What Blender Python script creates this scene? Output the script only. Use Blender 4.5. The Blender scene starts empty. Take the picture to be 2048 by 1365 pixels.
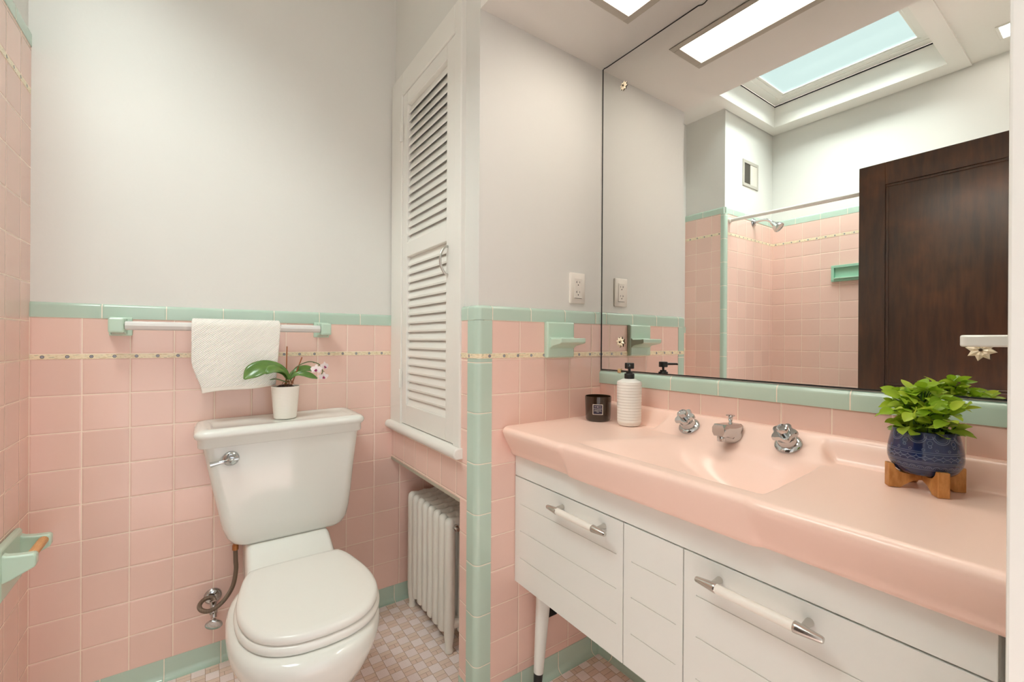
import bpy, math, random
from mathutils import Vector, Matrix, Euler
random.seed(7)
SC = bpy.context.scene
COL = SC.collection
PI = math.pi
sin, cos = math.sin, math.cos

# ------------------------------------------------------------------ mesh builder
class MB:
    def __init__(self):
        self.v = []; self.f = []; self.m = []
    def add(self, vs, fs, mi=0):
        b = len(self.v)
        self.v += [tuple(p) for p in vs]
        for f in fs:
            self.f.append(tuple(b + i for i in f)); self.m.append(mi)
        return self
    def box(self, x0, x1, y0, y1, z0, z1, mi=0, skip=()):
        vs = [(x0,y0,z0),(x1,y0,z0),(x1,y1,z0),(x0,y1,z0),(x0,y0,z1),(x1,y0,z1),(x1,y1,z1),(x0,y1,z1)]
        fs = dict(b=(3,2,1,0), t=(4,5,6,7), f=(0,1,5,4), r=(1,2,6,5), k=(2,3,7,6), l=(3,0,4,7))
        return self.add(vs, [q for k, q in fs.items() if k not in skip], mi)
    def loft(self, rings, mi=0, cap0=True, cap1=True, closed=True):
        n = len(rings[0]); vs = [p for r in rings for p in r]; fs = []
        for i in range(len(rings) - 1):
            for j in range(n if closed else n - 1):
                a = i*n + j; b = i*n + (j+1) % n
                fs.append((a, b, b + n, a + n))
        if cap0: fs.append(tuple(range(n))[::-1])
        if cap1: fs.append(tuple((len(rings)-1)*n + j for j in range(n)))
        return self.add(vs, fs, mi)
    def tube(self, pts, r, n=12, mi=0, caps=True):
        pts = [Vector(p) for p in pts]
        rr = r if isinstance(r, (list, tuple)) else [r]*len(pts)
        rings = []; up = None
        for i, p in enumerate(pts):
            t = (pts[min(i+1, len(pts)-1)] - pts[max(i-1, 0)]).normalized()
            if up is None:
                up = Vector((0,0,1)) if abs(t.z) < .9 else Vector((1,0,0))
            a = t.cross(up).normalized(); up = a.cross(t).normalized()
            rings.append([p + (a*cos(2*PI*k/n) + up*sin(2*PI*k/n))*rr[i] for k in range(n)])
        return self.loft(rings, mi, caps, caps)
    def lathe(self, prof, c=(0,0,0), rot=None, n=32, mi=0, cap0=True, cap1=True, sx=1, sy=1):
        c = Vector(c); R = rot if rot is not None else Matrix.Identity(3)
        rings = [[c + R @ Vector((r*sx*cos(2*PI*k/n), r*sy*sin(2*PI*k/n), z)) for k in range(n)] for r, z in prof]
        return self.loft(rings, mi, cap0, cap1)
    def prism(self, poly, axis, a, b, mi=0):
        def P(u, w, t):
            return (t,u,w) if axis == 0 else ((u,t,w) if axis == 1 else (u,w,t))
        return self.loft([[P(u,w,a) for u,w in poly], [P(u,w,b) for u,w in poly]], mi)
    def grid(self, fn, nu, nv, mi=0):
        vs = [fn(i/nu, j/nv) for i in range(nu+1) for j in range(nv+1)]
        fs = [(i*(nv+1)+j, (i+1)*(nv+1)+j, (i+1)*(nv+1)+j+1, i*(nv+1)+j+1) for i in range(nu) for j in range(nv)]
        return self.add(vs, fs, mi)
    def build(self, name, mats, parent=None, smooth=40, bevel=0, seg=2, sub=0, recalc=True):
        me = bpy.data.meshes.new(name)
        me.from_pydata(self.v, [], self.f)
        if not isinstance(mats, (list, tuple)): mats = [mats]
        for m in mats: me.materials.append(m)
        me.polygons.foreach_set('material_index', self.m)
        if recalc:
            import bmesh
            bm = bmesh.new(); bm.from_mesh(me)
            bmesh.ops.recalc_face_normals(bm, faces=bm.faces)
            bm.to_mesh(me); bm.free()
        if smooth:
            me.polygons.foreach_set('use_smooth', [True]*len(me.polygons))
            me.set_sharp_from_angle(angle=math.radians(smooth))
        me.update()
        o = bpy.data.objects.new(name, me); COL.objects.link(o)
        if parent is not None:
            o.parent = parent
            o.location = -world_loc(parent)
        if bevel:
            b = o.modifiers.new('bevel', 'BEVEL'); b.width = bevel; b.segments = seg; b.limit_method = 'ANGLE'; b.angle_limit = math.radians(40)
            b.harden_normals = False
        if sub:
            s = o.modifiers.new('sub', 'SUBSURF'); s.levels = sub; s.render_levels = sub
        return o

def world_loc(o):
    p = Vector(o.location); q = o.parent
    while q is not None: p += Vector(q.location); q = q.parent
    return p

def thing(name, label, cat, loc, group=None):
    o = bpy.data.objects.new(name, None); o.empty_display_size = .05; COL.objects.link(o)
    o.location = loc; o['label'] = label; o['category'] = cat
    if group: o['group'] = group
    return o
def tag(o, label, cat, group=None, kind=None):
    o['label'] = label; o['category'] = cat
    if group: o['group'] = group
    if kind: o['kind'] = kind
    return o
def struct(o, label, cat): return tag(o, label, cat, kind='structure')

def cr(pts, n=8, closed=False):
    """Catmull-Rom through the points."""
    P = [Vector(p) for p in pts]; out = []
    m = len(P)
    for i in range(m if closed else m-1):
        p0 = P[(i-1) % m] if closed or i > 0 else P[0]
        p1 = P[i]; p2 = P[(i+1) % m]
        p3 = P[(i+2) % m] if closed or i+2 < m else P[-1]
        for k in range(n):
            t = k/n
            out.append(.5*((2*p1) + (p2-p0)*t + (2*p0-5*p1+4*p2-p3)*t*t + (-p0+3*p1-3*p2+p3)*t**3))
    if not closed: out.append(P[-1])
    return out
def sstep(a, b, x):
    t = max(0, min(1, (x-a)/(b-a))); return t*t*(3-2*t)
def rrect(x0, x1, y0, y1, r, z, n=5):
    out = []
    for cx, cy, a0 in ((x1-r,y1-r,0),(x0+r,y1-r,90),(x0+r,y0+r,180),(x1-r,y0+r,270)):
        for k in range(n+1):
            a = math.radians(a0 + 90*k/n); out.append((cx+r*cos(a), cy+r*sin(a), z))
    return out

# ------------------------------------------------------------------ materials
def lin(c):
    return tuple(((x/255)/12.92 if x/255 <= .04045 else ((x/255+.055)/1.055)**2.4) for x in c) + (1,)
class NT:
    def __init__(self, name):
        self.m = bpy.data.materials.new(name); self.m.use_nodes = True
        self.t = self.m.node_tree; self.n = self.t.nodes; self.l = self.t.links
        self.b = self.n['Principled BSDF']
        self.pos = None
    def P(self):
        if self.pos is None:
            g = self.n.new('ShaderNodeNewGeometry'); s = self.n.new('ShaderNodeSeparateXYZ')
            self.l.new(g.outputs['Position'], s.inputs[0]); self.pos = s; self.geo = g
        return self.pos
    def set(self, sock, val):
        if hasattr(val, 'links') or isinstance(val, bpy.types.NodeSocket): self.l.new(val, sock)
        else: sock.default_value = val
    def ma(self, op, a, b=0.0, c=None, clamp=False):
        q = self.n.new('ShaderNodeMath'); q.operation = op; q.use_clamp = clamp
        self.set(q.inputs[0], a); self.set(q.inputs[1], b)
        if c is not None: self.set(q.inputs[2], c)
        return q.outputs[0]
    def mix(self, f, a, b):
        q = self.n.new('ShaderNodeMix'); q.data_type = 'RGBA'
        self.set(q.inputs[0], f); self.set(q.inputs[6], a); self.set(q.inputs[7], b)
        return q.outputs[2]
    def mr(self, x, a, b, c=0, d=1, smooth=True):
        q = self.n.new('ShaderNodeMapRange'); q.interpolation_type = 'SMOOTHSTEP' if smooth else 'LINEAR'
        self.set(q.inputs[0], x); q.inputs[1].default_value = a; q.inputs[2].default_value = b
        q.inputs[3].default_value = c; q.inputs[4].default_value = d
        return q.outputs[0]
    def noise(self, scale, detail=3, vec=None, rough=.5):
        q = self.n.new('ShaderNodeTexNoise'); q.inputs['Scale'].default_value = scale; q.inputs['Detail'].default_value = detail
        q.inputs['Roughness'].default_value = rough
        if vec is None:
            self.P(); vec = self.geo.outputs['Position']
        self.l.new(vec, q.inputs['Vector']); return q.outputs[0]
    def vec(self, x, y, z):
        q = self.n.new('ShaderNodeCombineXYZ')
        for i, a in enumerate((x,y,z)): self.set(q.inputs[i], a)
        return q.outputs[0]
    def white(self, vec):
        q = self.n.new('ShaderNodeTexWhiteNoise'); q.noise_dimensions = '3D'; self.l.new(vec, q.inputs['Vector']); return q
    def bump(self, h, dist=.001, strength=1.0):
        q = self.n.new('ShaderNodeBump'); q.inputs['Strength'].default_value = strength; q.inputs['Distance'].default_value = dist
        self.set(q.inputs['Height'], h); self.l.new(q.outputs[0], self.b.inputs['Normal']); return q
    def bs(self, **k):
        nm = dict(col='Base Color', rough='Roughness', metal='Metallic', coat='Coat Weight', coatr='Coat Roughness', trans='Transmission Weight',
                  ior='IOR', spec='Specular IOR Level', em='Emission Color', ems='Emission Strength', sss='Subsurface Weight', alpha='Alpha', sheen='Sheen Weight')
        for a, v in k.items(): self.set(self.b.inputs[nm[a]], v)
        return self

def simple(name, rgb, rough=.4, metal=0, **k):
    t = NT(name); t.bs(col=lin(rgb), rough=rough, metal=metal, **k); return t.m

def paint(name, rgb, rough=.5, bump=.0006, scale=60):
    t = NT(name); n = t.noise(scale, 4); n2 = t.noise(2.5, 2)
    c = lin(rgb); c2 = tuple(x*.955 for x in c[:3]) + (1,)
    t.bs(col=t.mix(n2, c, c2), rough=rough); t.bump(n, bump, .6); return t.m

def tiles(name, ax, u0, pu, z0, pz, rgb, grout=(248,232,214), g=.0021, var=.05, rough=.09):
    t = NT(name); p = t.P()
    u = t.ma('DIVIDE', t.ma('SUBTRACT', p.outputs[ax], u0), pu)
    v = t.ma('DIVIDE', t.ma('SUBTRACT', p.outputs[2], z0), pz)
    def edge(q, s):
        f = t.ma('FRACT', q); return t.ma('MULTIPLY', t.ma('MINIMUM', f, t.ma('SUBTRACT', 1.0, f)), s)
    d = t.ma('MINIMUM', edge(u, pu), edge(v, pz))
    d = t.ma('ADD', d, t.ma('MULTIPLY', t.ma('SUBTRACT', t.noise(90, 1), .5), .0004))
    m = t.mr(d, g*.5 - .0003, g*.5 + .0003)
    h = t.mr(d, g*.3, g*.5 + .0042)
    w = t.white(t.vec(t.ma('FLOOR', u), t.ma('FLOOR', v), float(ax)))
    c = lin(rgb); ca = tuple(x*(1-var) for x in c[:3]) + (1,); cb = tuple(min(1, x*(1+var*.6)) for x in c[:3]) + (1,)
    t.bs(col=t.mix(m, lin(grout), t.mix(w.outputs[0], ca, cb)), rough=t.mr(m, 0, 1, .65, rough, False), spec=.5)
    b = t.bump(h, .0011, .8)
    # every tile sits at a slightly different angle
    sub = t.n.new('ShaderNodeVectorMath'); sub.operation = 'SUBTRACT'; t.l.new(w.outputs[1], sub.inputs[0]); sub.inputs[1].default_value = (.5,.5,.5)
    scl = t.n.new('ShaderNodeVectorMath'); scl.operation = 'SCALE'; t.l.new(sub.outputs[0], scl.inputs[0]); scl.inputs['Scale'].default_value = .016
    ad = t.n.new('ShaderNodeVectorMath'); ad.operation = 'ADD'; t.l.new(b.outputs[0], ad.inputs[0]); t.l.new(scl.outputs[0], ad.inputs[1])
    no = t.n.new('ShaderNodeVectorMath'); no.operation = 'NORMALIZE'; t.l.new(ad.outputs[0], no.inputs[0])
    t.l.new(no.outputs[0], t.b.inputs['Normal'])
    return t.m

PINK = (237,203,190)
MINT = (186,208,193)
def green(name, ax, u0, pu): return tiles(name, ax, u0, pu, -.5, 9.0, MINT, var=.03)

def decor(name, ax, u0, zc):
    t = NT(name); p = t.P()
    u = t.ma('DIVIDE', t.ma('SUBTRACT', p.outputs[ax], u0), .052)
    f = t.ma('MULTIPLY', t.ma('SUBTRACT', t.ma('FRACT', u), .5), .052)
    dz = t.ma('SUBTRACT', p.outputs[2], zc)
    d = t.ma('SQRT', t.ma('ADD', t.ma('MULTIPLY', f, f), t.ma('MULTIPLY', dz, dz)))
    vv = t.vec(t.ma('MULTIPLY', p.outputs[ax], 60.0), t.ma('MULTIPLY', p.outputs[2], 190.0), 0.0)
    n = t.noise(1.0, 2, vv)
    base = t.mix(t.mr(n, .38, .5), lin((224,206,170)), lin((242,228,198)))
    base = t.mix(t.mr(n, .58, .66), base, lin((206,200,170)))
    base = t.mix(t.mr(d, .0042, .0048), lin((74,80,104)), base)
    base = t.mix(t.mr(d, .0025, .0031), lin((196,196,196)), base)
    base = t.mix(t.mr(d, .0011, .0015), lin((50,54,80)), base)
    t.bs(col=base, rough=.2); return t.m

def floor_mat():
    t = NT('mosaic_floor'); p = t.P(); S = .0385
    u = t.ma('DIVIDE', t.ma('SUBTRACT', p.outputs[0], .5910-.0385*40), S)
    v = t.ma('DIVIDE', t.ma('SUBTRACT', p.outputs[1], 1.6110-.0385*60), S)
    fu = t.ma('FRACT', u); fv = t.ma('FRACT', v); iu = t.ma('FLOOR', u); iv = t.ma('FLOOR', v)
    ck = t.ma('MODULO', t.ma('ADD', iu, iv), 2.0)                      # 0 = large light square
    w = t.white(t.vec(iu, iv, 1.0)); half = t.ma('GREATER_THAN', fv, .5)
    w2 = t.white(t.vec(iu, iv, t.ma('ADD', half, 3.0)))
    e = lambda f: t.ma('MINIMUM', f, t.ma('SUBTRACT', 1.0, f))
    d0 = t.ma('MINIMUM', e(fu), e(fv))
    dh = t.ma('ABSOLUTE', t.ma('SUBTRACT', fv, .5))
    thr = t.ma('ADD', .35, t.ma('MULTIPLY', t.ma('FLOOR', t.ma('MULTIPLY', w.outputs[0], 2.99)), .12))
    dv = t.ma('ADD', t.ma('ABSOLUTE', t.ma('SUBTRACT', fu, thr)), t.ma('ADD', half, t.ma('GREATER_THAN', w2.outputs[0], .66)))
    d1 = t.ma('MINIMUM', d0, t.ma('MINIMUM', dh, dv))
    d = t.ma('MULTIPLY', t.ma('ADD', t.ma('MULTIPLY', d0, t.ma('SUBTRACT', 1.0, ck)), t.ma('MULTIPLY', d1, ck)), S)
    light = t.mix(w.outputs[0], lin((253,240,236)), lin((247,231,227)))
    tan = t.mix(half, t.mix(w2.outputs[0], lin((234,208,192)), lin((240,216,203))), t.mix(w2.outputs[0], lin((242,223,207)), lin((238,215,200))))
    c = t.mix(ck, light, tan)
    m = t.mr(d, .0004, .0009)
    c = t.mix(t.mr(t.noise(300, 2), .3, .7), c, t.mix(.08, c, lin((150,110,95))))
    t.bs(col=t.mix(m, lin((182,152,130)), c), rough=t.mr(m, 0, 1, .7, .33, False)); t.bump(t.mr(d, .0002, .0016), .0006, .6)
    return t.m

def wood(name, c1, c2, ax=2, scale=14, rough=.35, stretch=9, wear=None):
    t = NT(name); p = t.P()
    s = [t.ma('MULTIPLY', p.outputs[i], scale*(1 if i == ax else stretch)) for i in range(3)]
    n = t.noise(1.0, 5, t.vec(*s), .6)
    c = t.mix(t.mr(n, .3, .72), lin(c1), lin(c2))
    if wear:
        c = t.mix(t.mr(t.noise(3.2, 4), .48, .75), c, t.mix(.55, c, lin(wear)))
    t.bs(col=c, rough=rough, spec=.5); t.bump(n, .0003, .35); return t.m

M = {}
M['paint'] = paint('warm_white_paint', (227,226,221), .55)
M['ceil'] = paint('ceiling_paint', (244,241,235), .6)
M['trimw'] = paint('white_gloss_trim', (238,236,230), .3, .0004, 40)
M['cab'] = paint('cabinet_white', (235,236,231), .38, .0003, 120)
M['porc'] = simple('white_porcelain', (231,232,226), .12, coat=.3, coatr=.05)
M['seat'] = simple('white_seat_plastic', (233,232,226), .22)
M['pinkporc'] = simple('pink_porcelain', (247,214,199), .36, coat=.22, coatr=.06)
M['mintcer'] = simple('mint_ceramic', (192,217,199), .18, coat=.3, coatr=.05)
M['chrome'] = simple('chrome', (206,210,212), .1, 1)
M['nickel'] = simple('brushed_steel', (204,201,195), .26, 1)
M['alu'] = paint('aluminium_frame', (196,190,178), .45, .001, 25)
M['dark'] = simple('dark_gap', (14,13,12), .6)
M['black'] = simple('black_plastic', (17,17,18), .35)
M['floor'] = floor_mat()
M['grey'] = paint('sill_gap_grey', (176,168,150), .5)

# ------------------------------------------------------------------ room numbers
XL, YB, YS, XT = -.402, 1.815, 1.536, -1.038      # left nook wall, back wall, shower end wall, tub wall (tile faces)
XC, YC = .657, 1.114                              # closet chase: side face, front face (tile faces)
XM = 1.172                                        # mirror wall
YF = .050                                         # door wall, room side
ZC, ZS = 2.612, 2.085                             # ceiling, soffit underside
ROW, PZ = .0630, .1091                            # tile courses

def course(tagname, ax, u0, pu=.1094, z0=ROW, pz=PZ): return tiles('tile_'+tagname, ax, u0, pu, z0, pz, PINK)

# walls: painted slab + tile slab standing 8 mm proud of it
def wall(name, label, paints, tileboxes):
    mb = MB(); mats = [M['paint']]
    for b in paints: mb.box(*b)
    for b, m in tileboxes:
        mats.append(m); mb.box(*b, mi=len(mats)-1)
    return struct(mb.build(name, mats, smooth=0), label, 'wall')

wall('wall_back', 'painted wall over pink tile behind the toilet', [(-.52,1.02,YB+.006,YB+.10,0,ZC)],
     [((XL,.99,YB,YB+.006,0,1.045), course('back', 0, -.402+.1095-.1094)), ((XL,.99,YB,YB+.006,1.045,1.17), course('back_top', 0, -.402, z0=1.0585, pz=.1078))])
wall('wall_left', 'narrow pink tiled return wall at the left of the toilet', [(XL-.03,XL-.006,YS+.006,YB+.05,0,ZC)],
     [((XL-.006,XL,YS+.02,YB+.006,0,1.80), course('left', 1, 1.737-.1094*4)), ((XL-.006,XL,YS+.02,YB+.006,1.80,1.94), course('left_top', 1, 1.737-.1094*4, z0=1.815, pz=.1135))])
wall('wall_shower', 'pink tiled shower end wall seen in the mirror', [(XT-.10,XL-.03,YS+.006,YS+.09,0,ZC)],
     [((XT,XL-.02,YS,YS+.006,0,1.80), course('shower', 0, XL-.045)), ((XT,XL-.02,YS,YS+.006,1.80,1.94), course('shower_top', 0, XL-.045, z0=1.815, pz=.1135))])
wall('wall_tub', 'long pink tiled wall beside the bathtub seen in the mirror', [(XT-.10,XT-.006,-.05,YS+.09,0,ZC)],
     [((XT-.006,XT,YF,YS+.006,0,1.80), course('tub', 1, YS-.085)), ((XT-.006,XT,YF,YS+.006,1.80,1.94), course('tub_top', 1, YS-.085, z0=1.815, pz=.1135))])
wall('wall_right', 'vanity wall carrying the mirror', [(XM+.003,XM+.10,-.05,YC+.1,0,ZC)],
     [((XM-.003,XM+.003,YF,YC+.004,0,.958), course('right', 1, .83-.1072*4, .1072, .9585-.1085*9, .1085))])
wall('wall_front', 'wall with the doorway on the camera side', [(.515,XM+.1,YF-.10,YF,0,ZC),(XT-.1,-.405,YF-.10,YF,0,ZC),(-.405,.515,YF-.10,YF,2.06,ZC)], [])
wall('hall_light_blocker', 'added unseen wall outside the doorway that shades the jamb', [(-.70,-.60,-2.2,YF-.10,0,ZC)], [])  # unseen wall, added to keep side light off the door jamb

# closet chase between toilet and vanity: pillar, lintel bands, niche back
mb = MB()
mb.box(XC+.010,XM+.05,YC+.008,1.222,0,ZC)
mb.box(XC+.010,.99,1.222,YB+.01,2.12,ZC); mb.box(XC+.010,.99,1.222,YB+.01,.614,.755)
mb.box(.93,.99,1.222,YB+.01,0,2.2)
cp = .1062
tm_f = course('chase_front', 0, 1.022-.1045*4, .1045, .199-cp*2, cp); tm_ft = course('chase_front_top', 0, 1.022-.1045*4, .1045, 1.0675, .0995)
tm_s = course('chase_side', 1, 1.128-.1094, .1094, .196-cp*2, cp); tm_st = course('chase_side_top', 1, 1.128-.1094, .1094, 1.0675, .0995)
mats = [M['paint'], tm_f, tm_ft, tm_s, tm_st, course('niche', 1, 1.815-.1094*8)]
mb.box(XC+.025,XM,YC,YC+.009,0,1.053,1); mb.box(XC+.025,XM,YC,YC+.009,1.053,1.172,2)
mb.box(XC,XC+.011,YC+.020,1.212,0,1.053,3); mb.box(XC,XC+.011,YC+.020,1.212,1.053,1.172,4)
mb.box(XC,XC+.011,1.212,YB,.614,.740,3)
mb.box(.922,.93,1.222,YB,0,.614,5)
mb.box(XC+.011,.93,1.212,1.2225,0,.614,1)
struct(mb.build('wall_chase', mats, smooth=0), 'boxed-out closet wall between the toilet nook and the vanity', 'wall')

struct(MB().box(XT-.1,XM+.1,-.6,YB+.1,-.05,0).build('floor', M['floor'], smooth=0), 'mosaic floor of pale squares and tan bricks', 'floor')
# ceiling with the skylight well cut out, plus the well and its flat trim
WX0, WX1, WY0, WY1 = -.911, -.10, .60, 1.471
mb = MB()
mb.box(XT-.1,XM+.1,-2.2,-.05,ZC,ZC+.05); mb.box(XT-.1,WX0,-.05,YB+.1,ZC,ZC+.05); mb.box(WX1,XM+.1,-.05,YB+.1,ZC,ZC+.05)  # first slab added over the unseen hall to block the sun
mb.box(WX0,WX1,-.05,WY0,ZC,ZC+.05); mb.box(WX0,WX1,WY1,YB+.1,ZC,ZC+.05)
for b in ((WX0-.03,WX0,WY0-.03,WY1+.03),(WX1,WX1+.03,WY0-.03,WY1+.03),(WX0,WX1,WY0-.03,WY0),(WX0,WX1,WY1,WY1+.03)):
    mb.box(*b, ZC+.05, ZC+.160)
struct(mb.build('ceiling', M['ceil'], smooth=0), 'white ceiling with a deep skylight well', 'ceiling')
mb = MB(); zt = ZC-.012
mb.box(XT+.001,WX0,.525,YS,zt,ZC); mb.box(WX1,-.02,.525,YS,zt,ZC); mb.box(WX0,WX1,.525,WY0,zt,ZC); mb.box(WX0,WX1,WY1,YS,zt,ZC)
struct(mb.build('trim_1', M['ceil'], smooth=0), 'flat white border around the skylight well', 'trim')
# skylight: stepped frame and frosted pane
def frame_rect(mb, x0,x1,y0,y1, w, z0, z1, mi=0):
    mb.box(x0,x0+w,y0,y1,z0,z1,mi); mb.box(x1-w,x1,y0,y1,z0,z1,mi)
    mb.box(x0+w,x1-w,y0,y0+w,z0,z1,mi); mb.box(x0+w,x1-w,y1-w,y1,z0,z1,mi)
win = thing('window_1', 'skylight with a frosted pale aqua pane', 'skylight', (-.5,1.03,2.742)); win['kind'] = 'structure'
mb = MB()
g = .004
frame_rect(mb, WX0+g,WX1-g,WY0+g,WY1-g,.055,2.745,2.763); frame_rect(mb, WX0+.052,WX1-.052,WY0+.052,WY1-.052,.036,2.750,2.763)
frame_rect(mb, WX0+.085,WX1-.085,WY0+.085,WY1-.085,.016,2.757,2.763)
mb.build('frame', M['trimw'], win, smooth=0, bevel=.003)
mb = MB(); mb.box(WX0+.0005,WX0+.004,WY0+.01,WY1-.001,2.7375,2.7448); mb.box(WX0+.001,WX1-.01,WY1-.004,WY1-.0005,2.740,2.7448)
mb.build('gap', M['dark'], win, smooth=0)['label'] = 'dark gap under the skylight frame'
t = NT('skylight_glass'); tp_ = t.n.new('ShaderNodeBsdfTransparent'); tp_.inputs[0].default_value = (.735,.822,.797,1); gl_ = t.n.new('ShaderNodeBsdfGlossy'); gl_.inputs['Roughness'].default_value = .1
ms = t.n.new('ShaderNodeMixShader'); ms.inputs[0].default_value = .04; t.l.new(tp_.outputs[0], ms.inputs[1]); t.l.new(gl_.outputs[0], ms.inputs[2]); t.l.new(ms.outputs[0], t.n['Material Output'].inputs[0]); M['sky'] = t.m
MB().box(WX0+.01,WX1-.01,WY0+.01,WY1-.01,2.7635,2.768).build('pane', M['sky'], win, smooth=0)
# dropped soffit over the vanity with a slot for the light
LX0, LX1, LY0, LY1 = .893, 1.068, .20, .911
mb = MB()
SX0 = .668
mb.box(SX0,LX0,YF,YC+.01,ZS,ZS+.05); mb.box(LX1,XM+.003,YF,YC+.01,ZS,ZS+.05); mb.box(LX0,LX1,LY1,YC+.01,ZS,ZS+.05); mb.box(LX0,LX1,YF,LY0,ZS,ZS+.05)
mb.box(SX0,SX0+.05,YF,YC+.01,ZS+.05,ZC); mb.box(SX0+.05,XM+.003,YF,YC+.01,ZS+.2,ZS+.23)
struct(mb.build('ceiling_soffit', M['ceil'], smooth=0), 'dropped white soffit above the vanity and mirror', 'soffit')

# green trims: rounded caps, corner column, base coves
def capprof(d, z0, z1, r=.011, n=5):
    """profile (depth out from wall, z): flat face rounding back to the wall at the top"""
    pts = [(0,z0),(d,z0)]
    for k in range(n+1):
        a = PI/2*k/n; pts.append((d-r+r*cos(a), z1-r+r*sin(a)))
    pts.append((-.010, z1)); pts.append((-.010, z0)); return pts
def trim_run(name, segs, mats, label):
    mb = MB()
    for i, (poly, axis, a, b) in enumerate(segs): mb.prism(poly, axis, a, b, min(i, len(mats)-1))
    return struct(mb.build(name, mats, smooth=50), label, 'trim')
gx = green('mint_x', 0, -.249, .1545); gy = green('mint_y', 1, .366, .1515); gxc = green('mint_chase', 0, .7105, .1445)
gyl = green('mint_left', 1, 1.69, .152)
yb = lambda z0,z1,d=.0015,face=YB: [(face-o, z) for o, z in capprof(d, z0, z1)]
trim_run('trim_2', [(yb(1.166,1.2105), 0, XL, XC+.012)], [gx], 'mint green bullnose cap above the pink tile behind the toilet')
trim_run('trim_3', [([(XL+o, z) for o, z in capprof(.0015,1.936,1.979)], 1, YS+.01, YB+.006)], [gyl], 'mint cap on the narrow left wall')
trim_run('trim_4', [(yb(1.936,1.979,.0015,YS), 0, XT, XL-.01)], [green('mint_sh',0,-.5,.152)], 'mint cap along the shower end wall')
trim_run('trim_5', [([(XT+o, z) for o, z in capprof(.0015,1.930,1.975)], 1, YF, YS)], [gyl], 'mint cap along the tub wall')
# bullnose column and cap at the outside corner of the chase
def corner(x, y, sx, sy, z0, z1, r, L, n=8):
    """outside corner: face runs L along each wall with a rounded edge; sx, sy point into the wall"""
    out = [(x+sx*.012, y+sy*L)] if False else []
    pts = [(x, y+sy*L)]
    for k in range(n+1):
        a = PI/2*k/n; pts.append((x+sx*(r-r*cos(a)), y+sy*(r-r*sin(a))))
    pts.append((x+sx*L, y)); pts.append((x+sx*L, y+sy*.011)); pts.append((x+sx*.011, y+sy*.011)); pts.append((x+sx*.011, y+sy*L))
    return pts
def column(name, x, y, sx, sy, z0, z1, r, L, zj, pz, label):
    m = tiles('mint_'+name, 0, -5.0, 20.0, zj, pz, MINT, var=.02)
    mb = MB(); poly = corner(x, y, sx, sy, z0, z1, r, L)
    mb.loft([[(u,w,z0) for u,w in poly],[(u,w,z1) for u,w in poly]])
    return struct(mb.build(name, m, smooth=50), label, 'trim')
column('trim_6', XC-.0015, YC-.0015, 1, 1, 0, 1.166, .020, .0535, .443-.15*2, .1495, 'mint bullnose column on the outside corner beside the radiator niche')
column('trim_7', XL+.0015, YS-.0015, -1, 1, 0, 1.936, .014, .030, .1, .152, 'mint bullnose column where the left wall turns into the shower')
mb = MB()                                                       # cap of the chase: three pieces, the corner one rounded
prof = capprof(0, 0, .0435, .011, 5)
def capcorner(x, y, z0, h, r, L, r2=.011):
    rings = []
    for o in [(0,0),(0,h-r2)] + [(r2-r2*cos(PI/2*k/5), h-r2+r2*sin(PI/2*k/5)) for k in range(1,6)] + [(.012,h)]:
        ins, zz = o
        rings.append([(u,w,z0+zz) for u,w in corner(x+ins, y+ins, 1, 1, 0, 0, r, L)])
    return rings
mb.loft(capcorner(XC-.0015, YC-.0015, 1.167, .0435, .020, .0535))
mb.prism([(YC-o, z) for o, z in capprof(.0015,1.167,1.2105)], 0, XC+.052, XM, 0)
mb.prism([(XC-o, z) for o, z in capprof(.0015,1.167,1.2105)], 1, YC+.052, 1.213, 1)
struct(mb.build('trim_8', [gxc, green('mint_cy',1,YC+.052,.5)], smooth=50), 'mint cap wrapping the chase corner above the soap shelf', 'trim')
mb = MB()                                                       # green strip under the mirror
mb.prism([(XM-.003-o, z) for o, z in capprof(.0035,.957,1.001,.013)], 1, YF, YC)
struct(mb.build('trim_9', gy, smooth=50), 'mint bullnose strip below the vanity mirror', 'trim')
def base(name, segs, label):
    mb = MB()
    prof = [(0,.0665),(.0015,.0665)] + [(.0015+.016*(1-cos(PI/2*k/5)), .020-.018*sin(PI/2*k/5)+.000) for k in range(6)] + [(.0175,0),(0,0)]
    for ax, face, sg, a, b in segs:
        mb.prism([(face+sg*o, z) for o, z in prof], ax, a, b, 0 if ax == 0 else 1)
    return struct(mb.build(name, [green(name+'_x',0,-.096,.1535), green(name+'_y',1,1.2,.152)], smooth=50), label, 'baseboard')
base('baseboard_back', [(0,YB,-1,XL,.93)], 'mint cove base along the back wall')
base('baseboard_left', [(1,XL,1,YS,YB)], 'mint cove base on the left wall')
base('baseboard_chase', [(0,YC,-1,XC+.02,XM),(1,XC,-1,YC+.02,1.212)], 'mint cove base around the chase by the vanity')
base('baseboard_right', [(1,XM-.003,-1,YF,YC)], 'mint cove base behind the vanity')
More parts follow.
